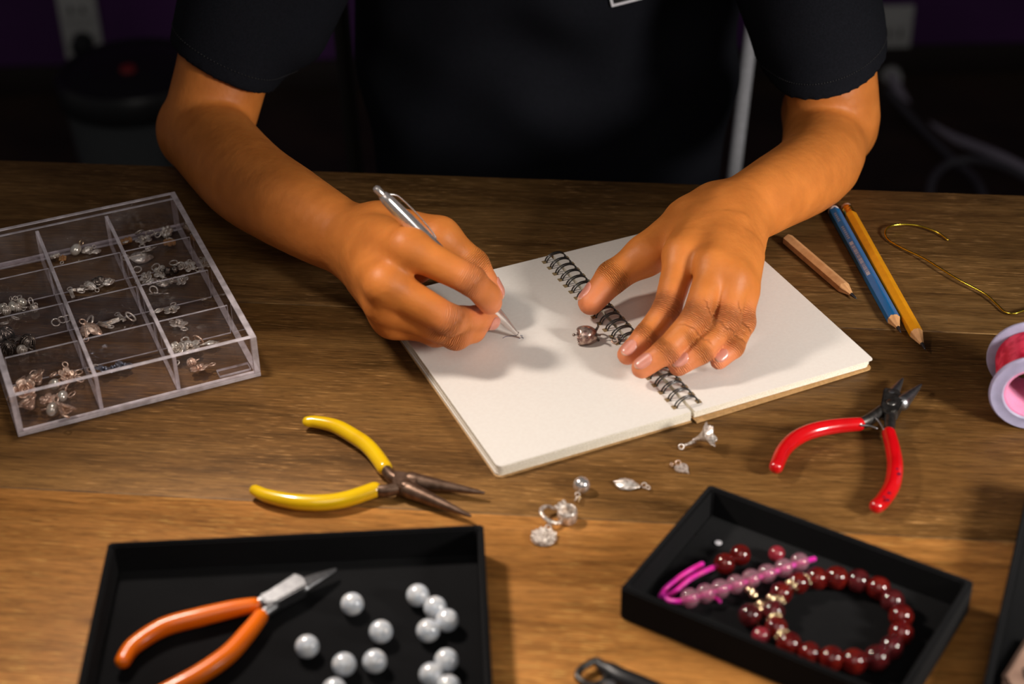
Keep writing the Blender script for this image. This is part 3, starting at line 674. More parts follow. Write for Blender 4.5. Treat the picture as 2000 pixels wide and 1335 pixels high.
# ================================================================ PEN
p0=at(1018,660,.0066); p1=at(733,366,.1075); pen=empty('ballpoint_pen',p0,'polished steel ballpoint pen held in the writing hand','pen')
pen.rotation_euler=(p1-p0).to_track_quat('Z','Y').to_euler(); L=(p1-p0).length
lathe('pen_tip',[(0,0),(.0004,.0003),(.0007,.002),(.0012,.0035),(.0015,.004)],M['steel'],pen,seg=24)
lathe('pen_cone',[(.0012,.0040),(.0030,.018),(.0036,.026),(.00375,.030)],M['steel'],pen,seg=32)
lathe('grip_barrel',[(.00375,.030),(.0041,.045),(.0042,.0640),(.0040,.0645),(.0040,.0655),(.0042,.066)],M['steel'],pen,seg=32)
lathe('upper_barrel',[(.0042,.066),(.0043,.080),(.0041,.100),(.0033,.116),(.0025,L-.006),(.0020,L-.0055)],M['steel'],pen,seg=32)
lathe('push_button',[(.0019,L-.006),(.0020,L-.001),(.0014,L),(0,L)],M['steel'],pen,seg=24)
# clip faces right and away
qi=pen.rotation_euler.to_matrix().inverted(); cd=qi@Vector((.75,.55,.35)); cd.z=0; cd.normalize()
cp=[cd*.0030+Vector((0,0,.117)),cd*.0056+Vector((0,0,.112)),cd*.0062+Vector((0,0,.098)),cd*.0056+Vector((0,0,.086)),cd*.0047+Vector((0,0,.0805))]
V_,F_=tube_vf(spline(cp,5),[.0011]*21,8,True,False,.35,tuple(cd)); V_=V_; link('pocket_clip',fromvf('pocket_clip',V_,F_),M['steel'],pen)
# ================================================================ PENCILS
def hexprof(t,L,tipL,r): return None
def pencil(name,back,tip,label,m,r=.0036,tipL=.017,cap=None,ferr=False,rotx=0,leadL=.004,barcode=False):
    z=r*.90
    b=at(back[0],back[1],z); t=at(tip[0],tip[1],z*.75); o=empty(name,b,label,'pencil'); d=(t-b); Lg=d.length
    o.rotation_euler=d.to_track_quat('X','Z').to_euler(); N=6; seg=48
    def hexr(th): 
        a=(th-R(30)+rotx)%(math.pi/3)-math.pi/6; return r*.94/max(math.cos(a),.88)
    V=[];F=[]; s0=.012 if (cap or ferr) else 0
    def ring(x,f): 
        for k in range(seg): th=2*math.pi*k/seg; q=f(th); V.append((q[1] if isinstance(q,tuple) else x,(q[0] if isinstance(q,tuple) else q)*math.cos(th),(q[0] if isinstance(q,tuple) else q)*math.sin(th)))
    cone=lambda rr: Lg-.002-(tipL-.002)*rr/(r*1.0)
    ring(s0,lambda th:hexr(th)*.96); ring(s0+.0003,hexr); 
    ring(0,lambda th:(hexr(th),cone(hexr(th))-.0012*math.cos(6*th)))
    for i in range(2):
        for k in range(seg): F.append((i*seg+k,i*seg+(k+1)%seg,(i+1)*seg+(k+1)%seg,(i+1)*seg+k))
    F.append(tuple(range(seg)))
    me=fromvf('painted_body',V,F,False); me.set_sharp_from_angle(angle=R(25)); me.shade_smooth(); me.set_sharp_from_angle(angle=R(20)); link('painted_body',me,m,o)
    rl=.0011; xl=cone(rl)
    V=[];F=[]
    ring(0,lambda th:(hexr(th)*.995,cone(hexr(th))-.0013*math.cos(6*th))); ring(xl,lambda th:rl)
    for k in range(seg): F.append((k,(k+1)%seg,seg+(k+1)%seg,seg+k))
    me=fromvf('sharpened_cone',V,F); link('sharpened_cone',me,M['natural'],o)
    lathe('graphite_tip',[(rl,0),(rl*.5,(Lg-xl)*.7),(0,Lg-xl)],M['lead'],o,(xl,0,0),(0,R(90),0),20)
    if cap:
        lathe('white_ring',[(r*.97,0),(r*.99,.0004),(r*.99,.0020),(r*.9,.0022)],M['whiteband'],o,(s0-.0018,0,0),(0,R(90),0),6*4)
        lathe('black_end_cap',[(0,0),(r*.6,.0002),(r*.93,.0015),(r*.97,.004),(r*.97,.0105)],M['blackpaint'],o,(0,0,0),(0,R(90),0),32)
    if ferr:
        lathe('eraser',[(0,0),(r*.6,.0003),(r*.88,.0016),(r*.9,.005)],M['eraser'],o,(0,0,0),(0,R(90),0),32)
        lathe('metal_ferrule',[(r*.93,0),(r*.98,.0006),(r*.98,.0022),(r*.88,.0028),(r*.98,.0034),(r*.98,.0050),(r*.88,.0056),(r*.98,.0062),(r*.98,.0085),(r*.9,.0088)],M['brass'],o,(.0036,0,0),(0,R(90),0),32)
    if barcode:
        # grey print on the face turned to the camera's left
        nrm=Vector((0,-1,0)); Mx=o.rotation_euler.to_matrix().inverted(); vdir=Mx@Vector((-.35,-.80,.50)); th=math.atan2(vdir.z,vdir.y); th=round((th-rotx*-1)/(math.pi/3))*(math.pi/3)
        ny,nz=math.cos(th),math.sin(th); ty,tz=-nz,ny; V=[];F=[];rnd=random.Random(3)
        def bar(x0,x1,w0,w1):
            n=len(V); h=r*.94+.00008
            for x,wv in ((x0,w0),(x1,w0),(x1,w1),(x0,w1)): V.append((x,ny*h+ty*wv,nz*h+tz*wv))
            F.append((n,n+1,n+2,n+3))
        x=.0275*1.0
        x=Lg*.36
        bar(x,x+.0035,-.0011,.0011); x+=.0042
        while x<Lg*.36+.034:
            wv=rnd.choice([.0004,.0006,.0009]); bar(x,x+wv,-.0011,.0011); x+=wv+rnd.choice([.0003,.0005,.0007])
        bar(x,x+.0035,-.0011,.0011)
        link('barcode_print',fromvf('barcode_print',V,F,False),M['print'],o)
        V=[];F=[]; x=Lg*.125
        for wd_ in (5,0,7):
            for k in range(wd_):
                bar(x,x+.0013,-.0007,-.0003); bar(x,x+.0004,-.0007,.0007); bar(x+.0008,x+.0012,-.0002,.0007) ; x+=.0022
            x+=.0028
        link('letter_print',fromvf('letter_print',V,F,False),M['print'],o)
    return o
pencil('pencil',(1538,467),(1674,584),'short bare wood pencil stub beside the notebook page',M['natural'],r=.0035,tipL=.014)
pencil('pencil',(1619,395),(1760,650),'blue pencil with black end cap and grey print beside yellow pencil',M['bluepaint'],r=.0036,tipL=.014,cap=True,barcode=True)
pencil('pencil',(1651,402),(1808,684),'long ochre yellow pencil with eraser and brass ferrule',M['yellowpaint'],r=.0036,tipL=.017,ferr=True)
# gold wire
gw=[(1851,468),(1830,453),(1795,441),(1762,438),(1738,442),(1729,453),(1735,468),(1762,484),(1804,504),(1840,526),(1878,549),(1923,573),(1947,594),(1962,608),(1980,612),(2000,606),(2050,592)]
tag(tube('gold_wire',[at(x,y,.0012+.002*abs(math.sin(i*.5))) for i,(x,y) in enumerate(gw)],.00065,M['goldwire'],n=7,seg=8),'thin curved gold wire lying right of the pencils','wire')
# ================================================================ ACRYLIC BOX
AB=Vector((-.25928,.71628,0)); AA=R(22.687); AW,AD,AH=.13175,.17825,.026
ab=empty('acrylic_box',AB,'clear acrylic compartment box full of small silver charms','box',rz=AA)
def sheet(name,x0,x1,y0,y1,z0,z1,edge='acrylicedge',bev=.00025):
    bm=bmesh.new(); bmesh.ops.create_cube(bm,size=1); bmesh.ops.scale(bm,vec=(x1-x0,y1-y0,z1-z0),verts=bm.verts)
    bmesh.ops.bevel(bm,geom=bm.edges[:],offset=bev,segments=1,affect='EDGES'); me=bm2me(name,bm,False)
    me.materials.append(M['acrylic']); me.materials.append(M[edge]); s=(x1-x0,y1-y0,z1-z0); thin=s.index(min(s))
    for p in me.polygons:
        n=[abs(c) for c in p.normal]; p.material_index=0 if n[thin]>.9 else 1
    return link(name,me,None,ab,((x0+x1)/2,(y0+y1)/2,(z0+z1)/2))
T=.0030
sheet('floor_panel',0,AW,0,AD,0,.0025)
sheet('front_wall',T,AW-T,0,T*.9,.0026,AH)
sheet('back_wall',T,AW-T,AD-T,AD,.0026,AH)
sheet('back_rail',T,AW-T,AD-2.6*T,AD-1.9*T,.0026,AH-.001,'acryliccut')
sheet('side_wall',0,T*1.15,0,AD,.0026,AH); sheet('side_wall',AW-T*1.15,AW,0,AD,.0026,AH)
cols=[(T+(AW-2*T)*k/3) for k in range(4)]; rows=[T+(AD-4*T)*k/4 for k in range(5)]
for k in (1,2): sheet('long_divider',cols[k]-.0011,cols[k]+.0011,T,AD-2.7*T,.0026,AH-.0022,'acrylicedge')
for k in (1,2,3):
    for j in range(3): sheet('cross_divider',cols[j]+.0013,cols[j+1]-.0013,rows[k]-.0006,rows[k]+.0006,.0026,AH-.0045,'acryliccut')
sheet('floor_notch',AW-.022,AW-.0042,T+.0004,.0105,.0027,.0042,'acryliccut')
# ================================================================ CHARMS
def petal(r,h,w,curl,rot,tilt,base=.0,n=5,thick=.00025):
    V=[];F=[]
    for s in (0,1):
        for i in range(n+1):
            u=i/n
            for j in range(n+1):
                v=-1+2*j/n; ww=w*math.sin(min(1,.25+u*.95)*math.pi*.62)*(1-.25*u*u)
                x=base+r*u*math.cos(tilt)+curl*u*u*r; z=h*math.sin(tilt)*u - (abs(v)**2)*ww*.0 - s*thick+ (u**3)*(-curl)*r*.4; y=v*ww
                x2=x-abs(v)**2*ww*.45
                V.append((x2*math.cos(rot)-y*math.sin(rot),x2*math.sin(rot)+y*math.cos(rot),z))
    m=(n+1)**2
    for i in range(n):
        for j in range(n):
            a=i*(n+1)+j; F.append((a,a+1,a+n+2,a+n+1)); b=a+m; F.append((b,b+n+1,b+n+2,b+1))
    ring=[j for j in range(n+1)]+[i*(n+1)+n for i in range(1,n+1)]+[n*(n+1)+j for j in range(n-1,-1,-1)]+[i*(n+1) for i in range(n-1,0,-1)]
    for a,b in zip(ring,ring[1:]+ring[:1]): F.append((b,a,a+m,b+m))
    return V,F
def sph_vf(r,c,seg=14,ring=9,sc=(1,1,1)):
    V=[];F=[]
    for i in range(ring+1):
        ph=math.pi*i/ring
        for k in range(seg): th=2*math.pi*k/seg; V.append((c[0]+r*sc[0]*math.sin(ph)*math.cos(th),c[1]+r*sc[1]*math.sin(ph)*math.sin(th),c[2]+r*sc[2]*math.cos(ph)))
    for i in range(ring):
        for k in range(seg): F.append((i*seg+k,(i+1)*seg+k,(i+1)*seg+(k+1)%seg,i*seg+(k+1)%seg))
    return V,F
def rose_vf(s=1.):
    vf=[]
    for lay,(cnt,rr,tl,ww) in enumerate(((3,.0012,1.35,.0011),(4,.0021,1.05,.0016),(5,.0031,.62,.0021))):
        for k in range(cnt): vf.append(petal(rr*s,rr*1.6*s,ww*s,.12*lay,2*math.pi*(k+.4*lay)/cnt,tl,.0004*s))
    sp_=[]
    for k in range(26): th=k*.55; q=.0001+.00006*k; sp_.append(Vector((q*s*math.cos(th),q*s*math.sin(th),.0018*s-.00001*k)))
    vf.append(tube_vf(sp_,.00022*s,6)); vf.append(sph_vf(.0012*s,(0,0,.0002*s))); return joinvf(*vf)
def flower_vf(s=1.,n=5):
    vf=[petal(.0030*s,.0014*s,.0017*s,.05,2*math.pi*k/n,.35,.0006*s) for k in range(n)]
    for k in range(3): vf.append(sph_vf(.00062*s,(.0007*s*math.cos(2.1*k),.0007*s*math.sin(2.1*k),.0007*s),10,7))
    return joinvf(*vf)
def ring_vf(R0=.0019,r=.00035): return torus_vf(R0,r,26,8)
def leaf_vf(s=1.):
    V=[];F=[];n=12;m=8
    for sd in (0,1):
        for i in range(n+1):
            u=i/n; w=.0026*s*math.sin(math.pi*u**.8)**.8+.00005
            for j in range(m+1):
                v=-1+2*j/m; V.append((.0078*s*u,w*v,.0012*s*(1-v*v)*math.sin(math.pi*u)+ .00018*s*math.cos(v*9+u*18)-sd*.0004*s))
    N=(n+1)*(m+1)
    for i in range(n):
        for j in range(m):
            a=i*(m+1)+j; F+=[(a,a+m+1,a+m+2,a+1),(a+N,a+N+1,a+N+m+2,a+N+m+1)]
    for i in range(n): a=i*(m+1); F+=[(a,a+N,a+N+m+1,a+m+1),(a+m,a+m+m+1,a+N+2*m+1,a+N+m)]
    return joinvf((V,F),tube_vf([Vector((-.0002*s,0,.0001)),Vector((.0035*s,0,.0013*s)),Vector((.0074*s,0,.0002))],.0003*s,6))
def ball_vf(s=1.,ribs=7):
    vf=[sph_vf(.0021*s,(0,0,0),18,12)]
    for k in range(ribs):
        th=math.pi*k/ribs; pts=[Vector((.00235*s*math.cos(th)*math.sin(a),.00235*s*math.sin(th)*math.sin(a),.00235*s*math.cos(a))) for a in np.linspace(0,2*math.pi,24,endpoint=False)]
        vf.append(tube_vf(pts,.00026*s,5,False,True))
    return joinvf(*vf)
def pearlcap_vf(s=1.): return sph_vf(.0022*s,(0,0,0),20,14,(1,1,1.25))
def cap_vf(s=1.): return joinvf(*[petal(.0020*s,.0016*s,.0011*s,.2,2*math.pi*k/5,-.9,.0003*s) for k in range(5)])
def bar_vf(s=1.):
    V=[];F=[]; 
    for x in (-.0026,.0026):
        for y,z in ((-.0008,-.0005),(.0008,-.0005),(.0008,.0005),(-.0008,.0005)): V.append((x*s,y*s,z*s))
    F=[(0,1,2,3),(7,6,5,4),(0,4,5,1),(1,5,6,2),(2,6,7,3),(3,7,4,0)]
    return joinvf((V,F),tube_vf([Vector((-.0024*s,0,.0006*s)),Vector((0,.0003*s,.0007*s)),Vector((.0024*s,0,.0006*s))],.0003*s,6))
def crystal_vf(s=1.):
    vf=[]
    for k in range(7):
        c=(0,0,0) if k==0 else (.0017*s*math.cos(k*1.047),.0017*s*math.sin(k*1.047),-.0002)
        vf.append(sph_vf(.0011*s,c,6,4))
    return joinvf(*vf)
ME={}
for nm,vf in (('petals_rose',rose_vf(1.05)),('petals_flower',flower_vf(1.0)),('loop',ring_vf(.0011,.00028)),('ringbody',ring_vf()),('leaf',leaf_vf(.95)),('ball',ball_vf()),('pearl',pearlcap_vf()),('cap',cap_vf()),('bar',bar_vf()),('crystals',crystal_vf())):
    ME[nm]=fromvf(nm,*vf)
    if nm in('crystals','bar'):
        for p in ME[nm].polygons: p.use_smooth=False
def mvar(k,m):
    key=k+'|'+m
    if key not in ME: q=ME[k].copy(); q.name=k; q.materials.append(M[m]); ME[key]=q
    return ME[key]
def charm(kind,m,p,rot,scale,label,group,name=None):
    P={'rose':[('petals','petals_rose',m,(0,0,0)),('hanging_loop','loop',m,(.0050,0,-.0004))],
       'flower':[('petals','petals_flower',m,(0,0,0)),('hanging_loop','loop',m,(.0047,0,0))],
       'leaf':[('leaf_blade','leaf',m,(-.003,0,0)),('hanging_loop','loop',m,(-.0042,0,0))],
       'ball':[('ribbed_ball','ball',m,(0,0,0)),('hanging_loop','loop',m,(.0033,0,0))],
       'pearl':[('pearl_bead','pearl','pearl',(0,0,0)),('bead_cap','cap',m,(0,0,.0026)),('hanging_loop','loop',m,(.0,0,.0040))],
       'bar':[('link_bar','bar',m,(0,0,0)),('hanging_loop','loop',m,(.0034,0,0))],
       'crystal':[('stone_cluster','crystals',m,(0,0,0)),('hanging_loop','loop','silver',(.0036,0,0))]}
    NM={'rose':'rose_charm','flower':'flower_charm','leaf':'leaf_charm','ball':'ball_charm','pearl':'pearl_charm','bar':'bar_link','crystal':'crystal_charm','ring':'jump_ring'}[kind]
    if kind=='ring':
        o=link(NM,mvar('ringbody',m)); o.location=p; o.rotation_euler=rot; o.scale=(scale*1.25,)*3; return tag(o,label,'ring',group)
    o=empty(name or NM,p,label,'charm',group); o.rotation_euler=rot; o.scale=(scale*1.25,)*3
    for n,k,mm,off in P[kind]: link(n,mvar(k,mm),None,o,off,(R(90),0,R(90)) if n=='hanging_loop' and kind=='pearl' else None)
    return o
cell={}
def put(cname,kind,m,pts,desc,zz=.0050,sc=1.,flat=False):
    n=len(pts); od=sorted(range(n),key=lambda k:pts[k][0]); words={1:[''],2:['left','right'],3:['left','middle','right']}.get(n) or ['leftmost','second from left','third from left','fourth from left','fifth from left','sixth from left'][:n-1]+['rightmost']
    for k,(x,y) in enumerate(pts):
        rx,ry=(random.uniform(-.5,.5),random.uniform(-.5,.5)) if not flat else (random.uniform(-.15,.15),)*2
        if kind=='pearl': rx+=random.choice([1.2,-1.2])
        if kind=='ring': rx+=random.choice([0,.5,1.0])
        w_=words[od.index(k)]; short=cname.replace(' compartment of the acrylic box',' box compartment')
        charm(kind,m,at(x,y,zz+random.uniform(-.0004,.0008)),(rx-.15,ry,random.uniform(0,6.28)),sc*random.uniform(.92,1.1),(w_+' '+desc+' in the '+short).strip(),desc+'s in the '+short)
FLc='front left compartment of the acrylic box'
put(FLc,'rose','rosesilver',[(75,746),(61,794),(124,806),(50,765)],'rose gold toned rose charm',.0068,1.35)
put(FLc,'flower','rosesilver',[(130,731),(131,749),(93,779),(48,748)],'rose toned flower charm',.006,1.15)
put(FLc,'pearl','rosesilver',[(106,750),(122,773),(102,799)],'small grey pearl charm',.0062,1.05)
put(FLc,'ring','rosesilver',[(153,727),(155,740),(140,770),(88,799),(66,730)],'tiny warm silver jump ring',.0042,.95)
c='front middle compartment of the acrylic box'
put(c,'flower','bluesilver',[(204,722),(222,719),(241,714)],'blue grey flower charm',.0048,1.15)
put(c,'ring','silver',[(190,717)],'pale silver jump ring',.005)
c='front right compartment of the acrylic box'
put(c,'flower','silver',[(370,678)],'open silver blossom charm',.0065,1.6,True)
put(c,'rose','silver',[(348,687)],'silver rosebud charm',.006,1.05)
put(c,'ring','rosesilver',[(387,663)],'large warm jump ring',.006,1.3)
put(c,'leaf','silver',[(409,671)],'pale silver petal charm',.005,1.1)
put(c,'flower','rosesilver',[(389,719)],'rose tinted clover charm',.005,1.35,True)
put(c,'ball','rosesilver',[(374,708)],'small bronze ball charm',.0045,.8)
c='third row right compartment of the acrylic box'
put(c,'flower','silver',[(335,605),(348,632)],'thin silver blossom charm',.0045,1.15,True)
put(c,'leaf','silver',[(307,607)],'silver drop leaf charm',.0048,.8)
put(c,'ring','silver',[(400,584)],'tiny lone silver ring',.004,.7)
c='third row middle compartment of the acrylic box'
put(c,'bar','silver',[(203,634),(220,628),(237,620)],'flat silver bar link',.0042,1.15,True)
put(c,'ring','silver',[(175,628),(255,618)],'silver jump ring',.0055,1.35)
put(c,'leaf','rosesilver',[(167,645),(180,640)],'bronze toned leaf charm',.0052,1.15)
c='third row left compartment of the acrylic box'
put(c,'ball','darksilver',[(17,679),(54,667),(12,652)],'blackened silver ribbed ball charm',.0064,1.4)
put(c,'ball','silver',[(43,683),(2,658)],'small silver ball charm',.0048,.9)
put(c,'leaf','darksilver',[(33,660)],'blackened silver leaf charm',.0052,.9)
c='second row right compartment of the acrylic box'
put(c,'flower','silver',[(314,531),(356,519),(370,520),(335,548),(356,547),(310,551),(285,541)],'little silver flower charm',.0052,1.)
put(c,'flower','silver',[(304,575)],'flat silver twin flower charm',.0042,1.)
put(c,'leaf','silver',[(320,553),(294,548)],'little silver leaf charm',.0045,.8)
put(c,'ball','darksilver',[(328,529),(342,527)],'dark silver ball charm',.0055,.8)
put(c,'ring','silver',[(304,521),(339,513),(268,526),(335,550),(352,519),(300,566)],'small silver jump ring',.006,1.05)
c='second row middle compartment of the acrylic box'
put(c,'bar','silver',[(140,573),(153,566),(168,560),(200,555)],'thin silver chain bar',.0042,1.)
put(c,'ball','darksilver',[(190,551),(196,548)],'blackened silver berry charm',.0052,.9)
put(c,'leaf','silver',[(178,558),(208,550)],'narrow silver leaf charm',.0045,.9)
put(c,'ring','silver',[(157,567),(172,556)],'small silver chain ring',.0052,1.)
c='second row left compartment of the acrylic box'
put(c,'pearl','silver',[(24,597),(43,590),(4,600)],'silver pearl charm',.0056,.85)
put(c,'ball','silver',[(12,606),(66,602),(33,600)],'tiny bright silver ball charm',.0048,.85)
put(c,'ring','silver',[(60,588),(30,621),(8,631),(121,624),(109,629),(48,600),(35,583)],'small round silver ring',.0045,.95)
c='back right compartment of the acrylic box'
put(c,'crystal','ambercrystal',[(246,469),(331,472)],'amber crystal cluster charm',.0052,1.25)
put(c,'crystal','silver',[(325,452)],'clear crystal cluster charm',.0052,1.3)
put(c,'flower','silver',[(281,468),(290,488)],'curled silver bloom charm',.006,1.2)
put(c,'leaf','silver',[(272,502)],'large ribbed silver shell charm',.0052,1.5)
put(c,'ring','silver',[(272,453),(293,455)],'upright silver jump ring',.0062,1.05)
c='back middle compartment of the acrylic box'
put(c,'crystal','silver',[(107,499)],'sparkling clear stone charm',.0045,1.)
put(c,'crystal','ambercrystal',[(122,504)],'amber stone bar charm',.004,.8)
put(c,'pearl','gold',[(148,487)],'gold capped pearl charm',.006,1.2)
put(c,'leaf','silver',[(172,487),(186,491)],'silver twig leaf charm',.0048,.8)
# ================================================================ LOOSE JEWELLERY ON THE TABLE AND NOTEBOOK
# rose on the notebook
rs=empty('rose_pendant',at(1148,668,.0064),'dark silver rosebud pendant on the notebook page near the fingers','pendant')
rs.rotation_euler=(0,0,R(4))
def bud_vf():
    vf=[sph_vf(.0042,(0,0,.0055),20,14,(1.05,.95,1))]
    for lay,(cnt,rad,op) in enumerate(((3,.0046,.35),(4,.0054,.5),(5,.0061,.72))):
        for k in range(cnt):
            th0=2*math.pi*(k+.35*lay)/cnt; V=[];F=[];n=9;m=8
            for s in (0,1):
                for i in range(n+1):
                    u=i/n
                    for j in range(m+1):
                        v=-1+2*j/m; th=th0+v*(1.05 if lay<2 else .8)*(1-.28*u*u); ph=u*2.2-.25
                        r=(rad-s*.00045)*(math.sin(math.pi*(.10+.66*u))**.6)*(.86+.05*lay)+(u**5)*.0010*op; x=-.0048*math.cos(ph*.95)*(1.0)+.0006
                        x=-(u*.0105-.0052)-(.0009*v*v*u); V.append((x,r*math.cos(th),.0055+r*math.sin(th)))
            N=(n+1)*(m+1)
            for i in range(n):
                for j in range(m):
                    a=i*(m+1)+j; F+=[(a,a+1,a+m+2,a+m+1),(a+N,a+N+m+1,a+N+m+2,a+N+1)]
            ring=[j for j in range(m+1)]+[i*(m+1)+m for i in range(1,n+1)]+[n*(m+1)+j for j in range(m-1,-1,-1)]+[i*(m+1) for i in range(n-1,0,-1)]
            for a,b in zip(ring,ring[1:]+ring[:1]): F.append((b,a,a+N,b+N))
            vf.append((V,F))
    return joinvf(*vf)
bm=bmesh.new(); me=fromvf('petals',*bud_vf()); bm.from_mesh(me); bmesh.ops.recalc_face_normals(bm,faces=bm.faces); bm.to_mesh(me); bm.free(); me.transform(Matrix.Translation((0,0,-.0004))@Matrix.Scale(.93,4))
link('petals',me,M['rosedark'] if 'rosedark' in M else mat('antiqued_rose_silver',(.62,.46,.38),.22,.78,noise=(420,(.26,.15,.13),1.4),bump=(700,.3,.0004)),rs)
for k in range(3):
    th=2.1*k+.6; V_,F_=tube_vf([Vector((.0045,.002*math.cos(th),.005+.002*math.sin(th))),Vector((.0062,.0045*math.cos(th),.005+.0045*math.sin(th))),Vector((.0060,.0068*math.cos(th),max(.0012,.005+.0060*math.sin(th))))],[.0009,.0007,.0002],8); link('sepal',fromvf('sepal',V_,F_),M['darksilver'],rs)
link('stamen',fromvf('stamen',*joinvf(sph_vf(.0009,(-.0078,0,.0055)),tube_vf([Vector((-.004,0,.005)),Vector((-.0075,0,.0055))],.0003,6))),M['darksilver'],rs)
V_,F_=tube_vf(spline([(.0055,0,.0045),(.009,.0004,.0042),(.0125,-.001,.0028),(.0150,-.0018,.0022)],5),.00045,8); link('stem_wire',fromvf('stem_wire',V_,F_),M['darksilver'],rs)
link('chain_ring',fromvf('chain_ring',*torus_vf(.0017,.00042,24,8)),M['rosesilver'],rs,(.0148,-.0020,.0012),(.4,0,0))
link('end_ball',fromvf('end_ball',*sph_vf(.0017,(0,0,0))),M['darksilver'],rs,(.0180,-.0005,.0022))
# bell flower
bf=empty('flower_charm',at(1372,866,0),'ribbed silver trumpet flower charm lying just below the notebook','charm')
def trumpet_vf():
    V=[];F=[];n=14;m=40
    for s in (0,1):
        for i in range(n+1):
            u=i/n; r0=.0009+.0052*u**2.2
            for k in range(m):
                th=2*math.pi*k/m; r=(r0-s*.0004)*(1+.10*u*math.cos(6*th))+.0002*math.cos(20*th)*u; V.append((.0105*u-.0018*u*(1-math.cos(6*th))*.3*u,r*math.cos(th),r*math.sin(th)))
    N=(n+1)*m
    for i in range(n):
        for k in range(m): a=i*m+k;b=i*m+(k+1)%m; F+=[(a,b,b+m,a+m),(a+N,a+N+m,b+N+m,b+N)]
    for k in range(m): a=n*m+k;b=n*m+(k+1)%m; F.append((a,b,b+N,a+N))
    return V,F
tm=fromvf('trumpet_petals',*trumpet_vf()); th_=link('trumpet_petals',tm,M['silver'],bf,(-.005,-.0015,.0034),Vector((.80,-.22,.52)).to_track_quat('X','Z').to_euler())
link('stamen',fromvf('stamen',*joinvf(*[sph_vf(.0008,(.006+.0012*math.cos(k*2.1),-.0002+.0012*math.sin(k*2.1),.0062),10,8) for k in range(3)])),M['silver'],bf,(-.003,0,0))
V_,F_=tube_vf([Vector((-.0045,-.0017,.0028)),Vector((-.0078,-.0027,.0020)),Vector((-.0100,-.0035,.0018))],[.0011,.0007,.0006],8); link('stem',fromvf('stem',V_,F_),M['silver'],bf)
link('hanging_loop',fromvf('hanging_loop',*torus_vf(.0013,.0004,20,8)),M['silver'],bf,(-.0114,-.0045,.0018),(R(60),0,0))
def simple_leaf(name,px,label,sc,rz,m='silver',mm='leaf'):
    o=empty(name,at(*px,.0006),label,'charm'); o.rotation_euler=(0,0,rz); link('leaf_blade',mvar('leaf',m),None,o,(-.0035*sc,0,.0004)).scale=(sc,sc,sc)
    link('hanging_loop',mvar('loop',m),None,o,(.0050*sc,0.0006,.0011),(R(70),0,.4)).scale=(1.15,)*3; link('jump_ring',mvar('loop',m),None,o,(.0062*sc,-.0006,.0012),(0,R(20),0)).scale=(1.1,)*3; return o
simple_leaf('leaf_charm',(1224,946),'oval silver leaf charm with centre vein on bare wood',1.75,R(-18))
hl=empty('heart_charm',at(1329,917,0),'flat pale silver heart charm below the trumpet flower','charm')
hp=[]
for k in range(28):
    t=2*math.pi*k/28; x=16*math.sin(t)**3; y=13*math.cos(t)-5*math.cos(2*t)-2*math.cos(3*t)-math.cos(4*t); hp.append((x*.00022,y*.00030))
bm=bmesh.new(); vs=[bm.verts.new((x,y,.0002)) for x,y in hp]; f=bm.faces.new(vs); r=bmesh.ops.extrude_face_region(bm,geom=[f]); bmesh.ops.translate(bm,vec=(0,0,.0009),verts=[v for v in r['geom'] if isinstance(v,bmesh.types.BMVert)])
link('heart_plate',bm2me('heart_plate',bm,angle=40),M['silver'],hl,(0.001,0,0),(0,0,R(35)))
link('hanging_loop',mvar('loop','rosesilver'),None,hl,(-.0008,.0042,.0012),(R(30),0,0)).scale=(1.2,)*3; link('hanging_loop',mvar('loop','rosesilver'),None,hl,(-.0042,.0030,.0012),(R(60),0,1)).scale=(.8,)*3
# earring chain: ball, links, hoop, cup, disc
ball=empty('ball_stud',at(1136,962,0),'polished silver ball with short links near the notebook corner','earring')
link('polished_ball',sphere_me('polished_ball',.0042),M['steel'],ball,(.0,0.001,.0042))
for k,(dx,dy,z) in enumerate(((-.0022,-.004,.0022),(-.0012,-.0058,.0018),(-.0032,-.0066,.0016),(-.0018,-.0080,.0016))): link('chain_link',mvar('loop','gold' if k%2 else 'silver'),None,ball,(dx,dy,z),(R(50+40*k),.5*k,k))
hoop=tag(link('hoop_ring',fromvf('hoop_ring',*torus_vf(.0058,.0010,40,10,.86)),M['silver'],None,at(1078,1005,.0034),(R(22),R(8),R(75))),'open silver hoop ring beside the small metal cup','ring')
cup=empty('bead_cup',at(1108,1016,0),'small ribbed silver cup bead between hoop and ball','bead')
def ribcup():
    V=[];F=[];m=36;pr=[(.0040,0),(.0046,.001),(.0048,.005),(.0044,.0072),(.0038,.0072),(.0036,.004),(.0030,.0015),(.001,.0012)]
    for r,z in pr:
        for k in range(m): th=2*math.pi*k/m; q=r*(1+.03*math.cos(12*th)); V.append((q*math.cos(th),q*math.sin(th),z))
    for i in range(len(pr)-1):
        for k in range(m): F.append((i*m+k,i*m+(k+1)%m,(i+1)*m+(k+1)%m,(i+1)*m+k))
    F.append(tuple(range(m))[::-1]); F.append(tuple((len(pr)-1)*m+k for k in range(m))); return V,F
link('cup_body',fromvf('cup_body',*ribcup()),M['silver'],cup)
for k in range(3): link('bead_link',fromvf('bead_link',*sph_vf(.0012,(0,0,0))),M['silver'],cup,(-.0052+.0018*k,.0020+.0012*k,.0068+.0006*k))
disc=empty('disc_charm',at(1062,1051,0),'round granulated silver disc charm nearest the black trays','charm')
lathe('disc_plate',[(0,.0002),(.0060,.0002),(.0064,.0008),(.0060,.0016),(0,.0019)],M['silver'],disc,(0,0,0),None,36)
rnd=random.Random(4); link('granules',fromvf('granules',*joinvf(*[sph_vf(.0007+.0004*rnd.random(),((.0058*math.sqrt(q))*math.cos(k*2.4),(.0058*math.sqrt(q))*math.sin(k*2.4),.0018),8,6) for k in range(44) for q in [(k+.5)/44]])),M['silver'],disc)['kind']='stuff'
